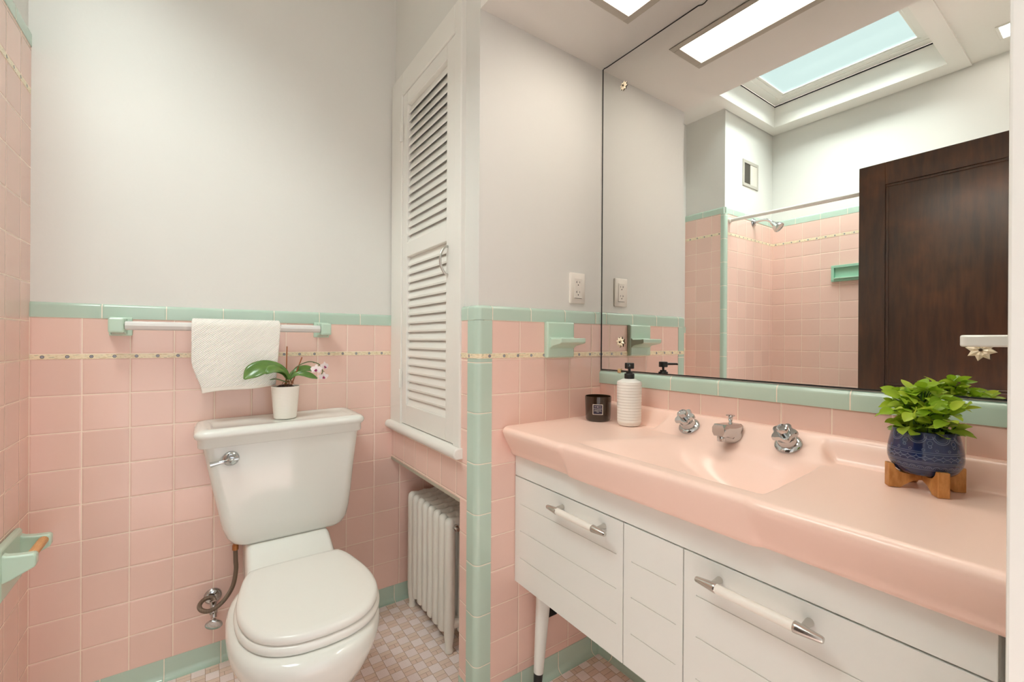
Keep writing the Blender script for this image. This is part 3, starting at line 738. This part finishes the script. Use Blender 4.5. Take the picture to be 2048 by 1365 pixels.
# faucet set on the sloping deck
TILT = math.atan(.78); nrm = Vector((-sin(TILT),0,cos(TILT)))
fa = thing('faucet', 'chrome widespread faucet on the pink basin deck', 'faucet', (1.1,.6,deckz(1.1)))
rotd = Euler((0,-TILT,0)).to_matrix()
def lobed(mb, c, R, rot, r, z0, z1, n=60, lobes=5, amp=.16):
    rings = []
    for z, k in ((z0,.62),(z0+.004,.86),(z0+.007,1),(z1-.003,1),(z1,.93)):
        rings.append([Vector(c)+rot@Vector(((r*k*(1+amp*cos(lobes*2*PI*j/n+.4)))*cos(2*PI*j/n),(r*k*(1+amp*cos(lobes*2*PI*j/n+.4)))*sin(2*PI*j/n),z)) for j in range(n)])
    mb.loft(rings)
for y in (.722,.468):
    c = Vector((1.114,y,deckz(1.114)))+nrm*.0006
    mb = MB(); mb.lathe([(.0285,0),(.0285,.004),(.025,.008),(.0205,.009),(.0195,.024),(.014,.027)], c, rotd, 36)
    th = mb.build('tap_handle', M['chrome'], fa, smooth=40)
    mb = MB(); lobed(mb, c, None, rotd, .0245, .026, .042); mb.lathe([(.0125,.041),(.0125,.053),(.0105,.056),(.0085,.0565),(.0085,.055),(.001,.055)], c, rotd, 24)
    mb.build('knob', M['chrome'], th, smooth=35)
c0 = Vector((1.108,.598,deckz(1.108)))+nrm*.001
mb = MB()
def sp_ring(x, hw, zb, zt):
    return [(x, c0.y+hw*u, zb+(zt-zb)*w) for u, w in ((-.75,0),(.75,0),(1,.3),(1,.75),(.7,1),(-.7,1),(-1,.75),(-1,.3))]
mb.loft([sp_ring(1.139,.005,.8895,.894),sp_ring(1.126,.019,.8795,.897),sp_ring(1.108,.0215,.866,.898),sp_ring(1.090,.0195,.862,.900),sp_ring(1.066,.0168,.871,.901),sp_ring(1.046,.0165,.872,.902),sp_ring(1.0430,.0155,.874,.9005)])
mb.lathe([(.024,0),(.024,.004),(.021,.012),(.020,.022)], c0, rotd, 30)
spo = mb.build('spout', M['chrome'], fa, smooth=40)
mb = MB(); mb.lathe([(.0095,0),(.0100,.002),(.0100,.013),(.0085,.016)], (1.058,c0.y,.859), n=20); mb.build('aerator', M['chrome'], spo, smooth=40)
mb = MB(); mb.lathe([(.006,0),(.0045,.003),(.0035,.008),(.0055,.011),(.0055,.019),(.0105,.021),(.0105,.0235),(.002,.0245)], (1.100,c0.y,.897), n=20); mb.build('lift_knob', M['chrome'], spo, smooth=40)

# ------------------------------------------------------------------ candle, soap dispenser
ca = thing('candle', 'candle in a dark amber glass with a small navy label', 'candle', (1.071,1.028,ZT+.0008)); CAN = ca
cc = (1.071,1.028)
mb = MB(); mb.lathe([(.036,.0),(.039,.002),(.0405,.006),(.0432,.078),(.0428,.080),(.0405,.0795),(.0385,.035),(.037,.034)], (*cc,ZT+.0008), n=48)
M['amber'] = NT('amber_glass').bs(col=lin((52,36,22)), rough=.06, coat=.5, trans=.15).m
mb.build('glass', M['amber'], ca, smooth=50)
mb = MB(); mb.lathe([(.038,.036),(.038,.0445),(.001,.0455)], (*cc,ZT+.0008), n=32); mb.build('wax', simple('wax', (120,88,56), .5), ca, smooth=50)
va = math.atan2(-cc[1], -cc[0])                                 # the label faces the doorway
def onglass(u, z, off): 
    r = .0408+.0025*(z/.08)+off; a = va + u/r
    return (cc[0]+r*cos(a), cc[1]+r*sin(a), ZT+z)
def patch(mb, u0,u1,z0,z1,off,mi=0,n=6):
    mb.grid(lambda u,v: onglass(u0+(u1-u0)*u, z0+(z1-z0)*v, off), n, 1, mi)
lw, lh, lu, lz = .0165, .0165, -.001, .041
mb = MB(); patch(mb, lu-lw,lu+lw,lz-lh,lz+lh,.0012,0); patch(mb, lu-lw+.0018,lu+lw-.0018,lz-lh+.0018,lz+lh-.0018,.0016,1)
for (a,b,c,d) in ((-.011,-.0035,.0085,.0095),(.0035,.011,.0085,.0095),(-.0015,.0015,.0073,.0105),(-.010,.010,-.002,-.0014)):
    patch(mb, lu+a,lu+b,lz+c,lz+d,.0019,2)
lab = mb.build('label', [simple('label_edge',(226,216,206),.5), simple('label_navy',(40,32,56),.5), simple('label_print',(214,204,198),.5)], ca, smooth=0, recalc=False)
lab['label'] = 'navy paper label with white border'
def text(body, size, z, mat, par, ext=0):
    cu = bpy.data.curves.new('lettering','FONT'); cu.body = body; cu.size = size; cu.align_x = 'CENTER'; cu.align_y = 'CENTER'
    o = bpy.data.objects.new('tmp', cu); COL.objects.link(o)
    dg = bpy.context.evaluated_depsgraph_get(); me = bpy.data.meshes.new_from_object(o.evaluated_get(dg)); bpy.data.objects.remove(o)
    for v in me.vertices: v.co = onglass(lu+v.co.x, z+v.co.y, .0020)
    me.materials.clear(); me.materials.append(mat); me.name = 'lettering'
    q = bpy.data.objects.new('lettering', me); COL.objects.link(q); q.parent = par; q.location = -world_loc(par)
    return q
pm = simple('lettering_white',(228,220,214),.5)
text('STAR JASMINE', .0040, lz+.0023, pm, lab)
text('MANDARIN, ROSE,', .0029, lz-.0046, pm, lab); text('MUSK', .0029, lz-.0082, pm, lab)

bc = (1.087,.912)
sd = thing('soap_dispenser', 'white ribbed soap bottle with a black pump beside the candle', 'soap dispenser', (*bc,ZT+.0008))
mb = MB(); prof = [(.024,0),(.031,.0012),(.034,.006)]
for k in range(110):
    q = k/109; prof.append((.0358+.0016*q+.00085*abs(sin(q*PI*14))**.6*1.2-.0006, .010+q*.122))
prof += [(.0372,.134),(.0345,.137),(.022,.1425),(.0145,.1445)]
mb.lathe(prof, (*bc,ZT+.0008), n=56); t = NT('white_matte_bottle'); t.bs(col=lin((240,238,232)), rough=.5); mb.build('bottle', t.m, sd, smooth=30)
mb = MB(); mb.lathe([(.0148,.1435),(.0152,.145),(.0152,.1585),(.0140,.160)], (*bc,ZT+.0008), n=36)
mb.lathe([(.0105,.160),(.0105,.1645),(.0095,.1655)], (*bc,ZT+.0008), n=24); mb.build('pump_collar', M['black'], sd, smooth=40)
mb = MB(); mb.lathe([(.004,.165),(.004,.177)], (*bc,ZT+.0008), n=16); mb.lathe([(.0135,.1755),(.0142,.177),(.0142,.1915),(.0130,.193)], (*bc,ZT+.0008), n=36)
mb.tube([(bc[0],bc[1],ZT+.1865),(bc[0]-.045*.78,bc[1]-.045*.62,ZT+.1865),(bc[0]-.047*.78,bc[1]-.047*.62,ZT+.184)], [.0045,.0035,.003], 10)
mb.build('pump_head', M['black'], sd, smooth=40)

# ------------------------------------------------------------------ potted plant on its stand
pc = (1.060,.2215)
st_m = wood('stand_wood', (172,112,52), (206,148,84), 2, 30, .45, 3)
ps = thing('plant_stand', 'wooden cross stand holding the blue pot', 'plant stand', (*pc,ZT))
for i, ang in enumerate((math.radians(127), math.radians(38))):
    u = Vector((cos(ang), sin(ang), 0)); w = Vector((-sin(ang), cos(ang), 0)); t_ = .0085
    zt_ = .0425; R1 = .0555
    half_ = [(R1,0),(R1,zt_),(R1-.0072,zt_),(R1-.0105,.0345),(R1-.017,.0285),(R1-.028,.0265),(0,.0265)]
    low = [(0,.0165),(.012,.0155),(.024,.011),(.034,.004),(.038,0)]
    poly = half_ + [(-a,b) for a,b in half_[-2::-1]] + [(-a,b) for a,b in low[::-1]] + low[1:]
    mb = MB(); z_off = .0004*i
    mb.loft([[Vector((*pc,ZT+.0006+b+(z_off if b > 0 else 0)))+u*a+w*s*t_ for a,b in poly] for s in (-1,1)])
    mb.build('crossbar', st_m, ps, smooth=0, bevel=.0012)
PZ0 = ZT+.0282
pot = thing('potted_plant', 'bright green leafy plant in a patterned navy pot', 'plant', (*pc,PZ0))
t = NT('navy_glaze'); p = t.P()
dx = t.ma('SUBTRACT', p.outputs[0], pc[0]); dy = t.ma('SUBTRACT', p.outputs[1], pc[1]); z = t.ma('SUBTRACT', p.outputs[2], PZ0)
ang = t.ma('DIVIDE', t.ma('ARCTAN2', dy, dx), 2*PI)
def band(zc, w): return t.mr(t.ma('ABSOLUTE', t.ma('SUBTRACT', z, zc)), w*.6, w*1.2, 1, 0)
def arcs(n, zc, r, w, off=0.0, sign=0, circ=.30):
    f = t.ma('MULTIPLY', t.ma('SUBTRACT', t.ma('FRACT', t.ma('ADD', t.ma('MULTIPLY', ang, float(n)), off)), .5), circ/n)
    dz = t.ma('SUBTRACT', z, zc)
    d = t.ma('SQRT', t.ma('ADD', t.ma('MULTIPLY', f, f), t.ma('MULTIPLY', dz, dz)))
    m = t.mr(t.ma('ABSOLUTE', t.ma('SUBTRACT', d, r)), w*.6, w*1.2, 1, 0)
    if sign: m = t.ma('MULTIPLY', m, t.ma('GREATER_THAN', t.ma('MULTIPLY', dz, float(sign)), 0.0))
    return m
mx = lambda *a: a[0] if len(a) == 1 else t.ma('MAXIMUM', a[0], mx(*a[1:]))
lines = mx(band(.0155,.0005), band(.0265,.0005), band(.029,.0005), band(.043,.0006), band(.046,.0005),
           arcs(30,.018,.0042,.0006,0,1), arcs(30,.018,.0020,.0005,0,1), arcs(28,.0425,.0058,.0005,0,-1), arcs(28,.030,.0058,.0005,0,1),
           arcs(9,.073,.0125,.0007,0,-1), arcs(9,.073,.0100,.0005,0,-1), arcs(9,.056,.0022,.0006,.5), arcs(18,.050,.0018,.0005), arcs(9,.0755,.0075,.0005,.5,-1), arcs(9,.062,.0035,.0005,.5))
t.bs(col=t.mix(lines, t.mix(t.noise(30,2), lin((16,25,62)), lin((28,50,96))), lin((100,112,140))), rough=.14, coat=.4)
t.bump(lines, .0012, .8); M['navy'] = t.m
mb = MB(); pr = [(.024,0),(.036,.002),(.0445,.010),(.0500,.022),(.0515,.034),(.0500,.050),(.0468,.066),(.0440,.0775),(.0425,.0785),(.0408,.0775),(.0415,.066),(.040,.060)]
pr2 = [(q.x,q.y) for q in cr([(a,b,0) for a,b in pr], 4)]
mb.lathe(pr2, (*pc,PZ0), n=64); mb.build('pot', M['navy'], pot, smooth=60)
mb = MB(); mb.lathe([(.041,.064),(.03,.069),(.002,.071)], (*pc,PZ0), n=28); mb.build('soil', M['bark'], pot, smooth=60)
t = NT('bright_leaf'); t.P(); rn = t.geo.outputs['Random Per Island']
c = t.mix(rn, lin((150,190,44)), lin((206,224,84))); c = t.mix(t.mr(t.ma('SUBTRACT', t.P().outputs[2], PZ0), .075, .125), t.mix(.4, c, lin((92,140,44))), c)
t.bs(col=c, rough=.35, sss=0); tr = t.n.new('ShaderNodeBsdfTranslucent'); t.l.new(c, tr.inputs[0]); ms = t.n.new('ShaderNodeMixShader'); ms.inputs[0].default_value = .4
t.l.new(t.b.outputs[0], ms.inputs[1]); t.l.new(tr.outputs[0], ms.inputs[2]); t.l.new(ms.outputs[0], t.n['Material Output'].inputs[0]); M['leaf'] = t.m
def leaf(mb, p, d, up, L, W):
    d = d.normalized(); s = d.cross(up).normalized(); n_ = s.cross(d).normalized()
    curl = random.uniform(.1,.35)
    vs = []; NU = 6
    for i in range(NU+1):
        u = i/NU; w = W*.5*(sin(PI*u**.8)**.75 if 0 < u < 1 else .02)
        cpt = p + d*(L*u) - n_*(L*curl*u*u*.6)
        for q in (-1,-.5,0,.5,1): vs.append(cpt + s*(w*q) + n_*(abs(q)*w*.28))
    mb.add(vs, [(i*5+j,i*5+j+1,(i+1)*5+j+1,(i+1)*5+j) for i in range(NU) for j in range(4)])
rs = random.Random(21)
mbl, mbs = MB(), MB()
base_ = Vector((*pc,PZ0+.068))
stems = []
for k in range(40):
    a = rs.uniform(0,2*PI); el = rs.uniform(.05,1.0)
    if k < 12: a = 2*PI*k/12+rs.uniform(-.2,.2); el = rs.uniform(.75,1)
    hgt = rs.uniform(.045,.085)*(1.0-.55*el*el)+.014; rad_ = .054*el
    p0 = base_+Vector((rs.uniform(-.022,.022),rs.uniform(-.022,.022),-.004)); p3 = base_+Vector((rad_*cos(a),rad_*sin(a),hgt-.004))
    if p3.x > 1.145: p3.x = 1.145
    mid = p0.lerp(p3,.55)+Vector((0,0,.014))
    path = cr([p0,mid,p3],4); mbs.tube(path, .0009, 6)
    tdir = (path[-1]-path[-2]).normalized(); out = Vector((cos(a),sin(a),0))
    for lvl in ((1.0,3),(.62,2),(.35,2)) if k % 2 == 0 else ((1.0,3),(.55,2)):
        pt = path[min(len(path)-1, int(lvl[0]*(len(path)-1)))]
        for j in range(lvl[1]):
            b = a + (j-(lvl[1]-1)/2)*rs.uniform(1.2,1.9) + rs.uniform(-.3,.3)
            d = Vector((cos(b), sin(b), rs.uniform(-.45,.9)))
            L = rs.uniform(.021,.030)
            tipx = pt.x + d.normalized().x*L
            if tipx > 1.166: d.x = -abs(d.x)*.3
            leaf(mbl, pt, d, Vector((rs.uniform(-1,.5),rs.uniform(-1,.5),.8)).normalized(), L, L*rs.uniform(.56,.68))
for k in range(26):
    a = 2*PI*k/26+rs.uniform(-.15,.15); rr_ = rs.uniform(.030,.042)
    pt = base_+Vector((rr_*cos(a), rr_*sin(a), rs.uniform(.004,.022)))
    d = Vector((cos(a+rs.uniform(-.7,.7)), sin(a+rs.uniform(-.7,.7)), rs.uniform(-.2,.5)))
    L = rs.uniform(.020,.030)
    if pt.x + d.normalized().x*L > 1.165: continue
    mbs.tube([base_+Vector((.02*cos(a),.02*sin(a),-.004)), pt], .0009, 6)
    leaf(mbl, pt, d, Vector((rs.uniform(-1,.4),rs.uniform(-1,.4),.9)).normalized(), L, L*rs.uniform(.6,.75))
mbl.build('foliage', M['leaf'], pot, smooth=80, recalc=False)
mbs.build('stems', simple('green_stem', (66,104,40), .5), pot, smooth=60)

# ------------------------------------------------------------------ mirror with rosettes
mi = thing('wall_mirror', 'large frameless mirror above the vanity', 'mirror', (XM,.6,1.54))
t = NT('mirror_silver'); t.bs(col=(.93,.935,.92,1), rough=0.0, metal=1); 
MY0, MY1, MZ0, MZ1 = .055, YC-.003, 1.0045, 2.079
MB().box(XM-.0005,XM+.0025,MY0,MY1,MZ0,MZ1).build('mirror_glass', t.m, mi, smooth=0)
mb = MB(); e = .0028
mb.box(XM-.0012,XM+.0025,MY1-e,MY1+.0012,MZ0,MZ1); mb.box(XM-.0012,XM+.0025,MY0,MY1+.0012,MZ0-.0012,MZ0+e*.8)
edge = [(MY1+.001,MZ1-.004),(MY1-.006,MZ1+.001),(MY1-.018,MZ1-.001),(.74,MZ1+.0005),(.728,MZ1-.004),(.72,MZ1-.004),(.71,MZ1+.0005),(MY0,MZ1)]
for (ya,za),(yb2,zb2) in zip(edge[:-1], edge[1:]):
    mb.loft([[(x,ya,za-e*.6),(x,ya,za+e*.5),(x,yb2,zb2+e*.5),(x,yb2,zb2-e*.6)] for x in (XM-.0012,XM+.002)])
mb.build('mirror_edge', M['dark'], mi, smooth=0)['label'] = 'dark worn mirror edge'
M['rosette'] = NT('rosette_glass').bs(col=lin((255,240,212)), rough=.25, coat=.3).m
for y, z, k in ((1.014,1.976,.8),(1.021,1.103,.95),(.168,1.094,1.0)):
    mb = MB(); c = Vector((XM-.001,y,z))
    for j in range(8):
        a = 2*PI*j/8+.2; r = Vector((0,cos(a),sin(a))); q = Vector((0,-sin(a),cos(a)))
        mb.add([c+Vector((-.002,0,0))*k, c+(r*.010+q*.0065+Vector((-.003,0,0)))*k, c+(r*.021+Vector((-.0015,0,0)))*k, c+(r*.010-q*.0065+Vector((-.003,0,0)))*k, c+(r*.009+Vector((-.0065,0,0)))*k],
               [(0,1,4),(1,2,4),(2,3,4),(3,0,4)])
    ro = mb.build('rosette', M['rosette'], mi, smooth=0, recalc=True); ro['label'] = 'clear flower-shaped mirror fixing'
    mb = MB(); mb.lathe([(.0025,0),(.0028,.003),(.0018,.005)], c+Vector((-.003,0,0)), Euler((0,-PI/2,0)).to_matrix(), 10); mb.build('screw', simple('screw_dark',(70,58,46),.4,.8), ro, smooth=40)
mb = MB(); mb.box(XM-.006,XM-.0006,1.018,1.030,.998,1.012); mb.lathe([(.0035,0),(.003,.0015)], (XM-.006,1.024,1.006), Euler((0,-PI/2,0)).to_matrix(), 10)
mb.build('clip', simple('clip_plastic',(222,188,140),.2), mi, smooth=30, bevel=.001)

# ------------------------------------------------------------------ small wall fittings
M['plate'] = simple('outlet_white', (237,231,222), .3)
ol = thing('outlet', 'white duplex outlet on the painted wall beside the mirror', 'outlet', (1.061,YC+.008,1.288))
y0 = YC+.008
mb = MB(); mb.loft([rrect(1.026,1.096,1.2355,1.3405,.004,0,3), rrect(1.026,1.096,1.2355,1.3405,.004,.004,3), rrect(1.0285,1.0935,1.238,1.338,.003,.0062,3)])
mb.v = [(a, y0-c, b) for a,b,c in mb.v]
mb.build('cover_plate', M['plate'], ol, smooth=40)
mb = MB(); mb.box(1.0445,1.0775,y0-.0078,y0-.003,1.2535,1.3215)
rc = mb.build('receptacle', M['plate'], ol, smooth=0, bevel=.001)
mb = MB()
for zc in (1.3045,1.2705):
    mb.box(1.0535,1.0550,y0-.0081,y0-.006,zc,zc+.0085); mb.box(1.0500,1.0535,y0-.0081,y0-.006,zc+.0035,zc+.0050); mb.box(1.0665,1.0680,y0-.0081,y0-.006,zc+.001,zc+.0075)
    mb.lathe([(.0022,0),(.0022,.002)], (1.0605,y0-.0081+.002,zc-.0055), rx, 10)
mb.box(1.0445,1.0775,y0-.0079,y0-.006,1.2528,1.2537)
mb.build('slots', M['dark'], rc, smooth=0)
so_ = thing('soap_dish', 'mint ceramic soap shelf on the orange-lit tile beside the mirror', 'soap dish', (.971,YC,1.11))
mb = MB()
mb.loft([[(.9695+u*.0595*k,YC-y,1.1095+w*.0585*k) for u,w in ((-1,-1),(1,-1),(1,1),(-1,1))] for y,k in ((-.001,1),(.012,1),(.017,.95))])
mb.build('backplate', M['mintcer'], so_, smooth=30, bevel=.003, seg=3)
mb = MB(); poly = [(YC-.012,1.078),(YC-.030,1.090),(YC-.066,1.097),(YC-.073,1.101),(YC-.073,1.114),(YC-.069,1.1155),(YC-.062,1.113),(YC-.024,1.113),(YC-.012,1.122)]
mb.prism(poly, 0, .920, 1.026)
mb.build('tray', M['mintcer'], so_, smooth=30, bevel=.0025, seg=3)
wsb = thing('wall_shelf', 'small white ceramic shelf jutting in front of the mirror at right', 'shelf', (1.03,YF,1.11))
mb = MB(); mb.loft([rrect(.982,1.085,YF+.004,.166,.010,z,4) for z in (1.1005,1.119)]); mb.build('shelf_board', M['porc'], wsb, smooth=30, bevel=.003, seg=3)
mb = MB(); mb.box(.975,1.092,YF+.0005,YF+.006,1.07,1.14); mb.build('backplate', M['porc'], wsb, smooth=30, bevel=.002)
bx = MB().box(.905,.962,YC-.014,YC-.0005,.205,.290).build('outlet_box', M['black'], smooth=0, bevel=.003)
tag(bx, 'small black outlet box on the tile behind the front vanity leg', 'outlet box')

# vanity light
vl = thing('vanity_light', 'long recessed light panel in the soffit above the mirror', 'ceiling light', (.98,.55,ZS))
mb = MB(); frame_rect(mb, LX0,LX1,LY0,LY1,.024,ZS-.003,ZS+.02); mb.build('frame', M['alu'], vl, smooth=0, bevel=.001)
def lamp(name, rgb, s):
    q = NT(name); q.bs(col=lin((240,236,228)), em=lin(rgb), ems=s, rough=.5); return q.m
MB().box(LX0+.024,LX1-.024,LY0+.024,LY1-.024,ZS+.006,ZS+.012).build('diffuser', lamp('vanity_diffuser', (255,245,231), 19.0), vl, smooth=0)
# small recessed light over the tub
cl = thing('ceiling_downlight', 'small square recessed ceiling light seen at the mirror edge', 'ceiling light', (-.81,.33,ZC))
mb = MB(); frame_rect(mb, -.885,-.737,.262,.405,.012,ZC-.006,ZC+.012); mb.build('housing', M['trimw'], cl, smooth=0, bevel=.001)
MB().box(-.873,-.749,.274,.393,ZC-.002,ZC-.0005).build('lens', lamp('recessed_lens', (255,248,240), 60.0), cl, smooth=0)

# ------------------------------------------------------------------ shower side (seen in the mirror)
sr = thing('shower_rod', 'white shower curtain rod across the tub opening', 'shower rod', (-.452,.8,1.885))
mb = MB(); mb.tube([(-.452,YS-.004,1.893),(-.452,1.15,1.885)], .0110, 16); mb.tube([(-.452,1.15,1.885),(-.452,YF,1.868)], .0130, 16)
mb.build('rod', simple('rod_white',(236,232,224),.3), sr, smooth=60)
M['rodcap'] = simple('rod_cap',(228,224,214),.4)
for c, q in (((-.452,YS,1.893), rx), ((-.452,YF+.0005,1.868), Euler((-PI/2,0,0)).to_matrix())):
    mb = MB(); mb.lathe([(.018,0),(.016,.012),(.012,.016)], c, q, 20); mb.build('end_cap', M['rodcap'], sr, smooth=50)
sh = thing('shower_sprayer', 'chrome shower head on a bent arm', 'shower head', (-.762,YS,1.93))
mb = MB(); mb.lathe([(.030,0),(.028,.006),(.014,.012),(.012,.016)], (-.762,YS,1.93), rx, 24); mb.build('flange', M['chrome'], sh, smooth=50)
mb = MB(); mb.tube(cr([(-.762,YS-.005,1.93),(-.762,YS-.05,1.934),(-.762,YS-.09,1.928),(-.762,YS-.125,1.903)],6), .0095, 14); mb.build('arm', M['chrome'], sh, smooth=60)
mb = MB(); rh = Euler((math.radians(132),0,0)).to_matrix(); mb.lathe([(.012,-.012),(.014,0),(.018,.012),(.033,.038),(.036,.050),(.034,.056),(.030,.057),(.028,.053),(.002,.053)], (-.762,YS-.128,1.897), rh, 28)
mb.build('spray_head', M['chrome'], sh, smooth=50)
vt = thing('wall_vent', 'square metal wall vent with a sliding cover above the shower tile', 'vent', (-.727,YS+.006,2.25))
mb = MB(); f0 = YS+.006
for b in ((-.829,-.811),(-.642,-.624)): mb.box(*b,f0-.006,f0,2.162,2.339)
for b in ((2.162,2.182),(2.318,2.339)): mb.box(-.811,-.642,f0-.006,f0,*b)
mb.build('frame', paint('vent_metal',(186,180,170),.4), vt, smooth=0, bevel=.001)
MB().box(-.811,-.722,f0-.004,f0-.001,2.182,2.318).build('sliding_cover', simple('vent_cover',(214,208,198),.4), vt, smooth=0)
MB().box(-.722,-.642,f0-.002,f0-.0005,2.182,2.318).build('opening', simple('vent_dark',(74,68,60),.6), vt, smooth=0)
td = thing('tub_soap_dish', 'mint recessed soap dish in the tub wall', 'soap dish', (XT,1.08,1.55))
mb = MB(); frame = [(.985,1.165,1.502,1.518),(.985,1.165,1.590,1.607),(.985,1.001,1.518,1.590),(1.149,1.165,1.518,1.590)]
for a,b,c,d in frame: mb.box(XT-.001,XT+.018,a,b,c,d)
mb.box(XT-.001,XT+.003,1.0,1.15,1.515,1.595)
mb.build('surround', simple('mint_dish',(160,208,184),.2), td, smooth=0, bevel=.003)
MB().box(XT+.002,XT+.030,1.001,1.149,1.518,1.526).build('ledge', simple('mint_dish_ledge',(178,216,194),.2), td, smooth=0, bevel=.002)
# bathtub
bt = thing('bathtub', 'white bathtub along the tiled wall', 'bathtub', (-.74,.8,0))
mb = MB(); x0,x1,y0_,y1_ = XT+.001,-.455,YF+.002,YS-.002
mb.loft([rrect(x0,x1,y0_,y1_,.012,0),rrect(x0,x1,y0_,y1_,.012,.375),rrect(x0+.01,x1-.01,y0_+.01,y1_-.01,.02,.388),rrect(x0+.06,x1-.06,y0_+.09,y1_-.09,.12,.388),rrect(x0+.075,x1-.075,y0_+.11,y1_-.11,.13,.36),rrect(x0+.11,x1-.11,y0_+.22,y1_-.17,.14,.10),rrect(x0+.17,x1-.17,y0_+.32,y1_-.25,.10,.07)])
mb.build('tub_shell', M['porc'], bt, smooth=50)
# dark panelled door standing open
do = thing('door_1', 'dark varnished panel door standing open in the mirror', 'door', (-.417,.44,0)); do['kind'] = 'structure'
M['dwood'] = wood('dark_door', (44,25,15), (70,42,25), 2, 5, .28, 8, (112,62,28)); M['dwood'].node_tree.nodes['Principled BSDF'].inputs['Coat Weight'].default_value = .35; M['dwood'].node_tree.nodes['Principled BSDF'].inputs['Coat Roughness'].default_value = .2
mb = MB(); X0, X1 = -.435,-.399; Y0, Y1 = .062,.829; sw = .106
mb.box(X0,X1,Y1-sw,Y1,.01,1.994); mb.box(X0,X1,Y0,Y0+sw,.01,1.994)
for a, b in ((1.884,1.994),(.745,.897),(.01,.22)): mb.box(X0,X1,Y0+sw,Y1-sw,a,b)
mb.build('door_leaf', M['dwood'], do, smooth=0, bevel=.002)
for a, b in ((.897,1.884),(.22,.745)):
    mb = MB(); ya, yb2 = Y0+sw, Y1-sw
    mb.box(X0+.012,X1-.012,ya,yb2,a,b)
    for xx in (X1-.012,):
        w = .012
        for (c,d,e1,f1) in ((ya,yb2,a,a+w),(ya,yb2,b-w,b),(ya,ya+w,a+w,b-w),(yb2-w,yb2,a+w,b-w)): mb.box(xx,xx+.006,c,d,e1,f1)
    mb.build('door_panel', M['dwood'], do, smooth=0, bevel=.002)

# ------------------------------------------------------------------ light, camera
w = bpy.data.worlds.new('World'); SC.world = w; w.use_nodes = True
w.node_tree.nodes['Background'].inputs[0].default_value = lin((250,252,255)); w.node_tree.nodes['Background'].inputs[1].default_value = 1.5

su = bpy.data.lights.new('sun', 'SUN'); su.energy = 58.0; su.angle = math.radians(100); su.color = (1,.885,.90)
so2 = bpy.data.objects.new('sun', su); COL.objects.link(so2); so2.location = (-.5,1,6); so2.rotation_euler = (0,0,0)
cam = bpy.data.cameras.new('camera'); co = bpy.data.objects.new('camera', cam); COL.objects.link(co)
cam.sensor_fit = 'HORIZONTAL'; cam.sensor_width = 36; cam.lens = 36*882.743/2048; cam.clip_start = .005
r_ = Vector((.818302792,-.574756375,.00597073345)); d_ = Vector((.00436530525,-.00417304305,-.999981765)); f_ = Vector((.57477081,.818313934,-.000905825758))
mat = Matrix((r_, -d_, -f_)).transposed().to_4x4(); mat.translation = Vector((0,0,1.106))
co.matrix_world = mat; SC.camera = co
SC.view_settings.view_transform = 'Standard'; SC.view_settings.look = 'None'; SC.view_settings.gamma = 1; SC.view_settings.exposure = 0.0
SC.view_settings.use_curve_mapping = False
SC.cycles.use_denoising = True; SC.cycles.max_bounces = 10; SC.cycles.diffuse_bounces = 6; SC.cycles.glossy_bounces = 6; SC.cycles.sample_clamp_indirect = 6
SC.cycles.caustics_reflective = False; SC.cycles.caustics_refractive = False
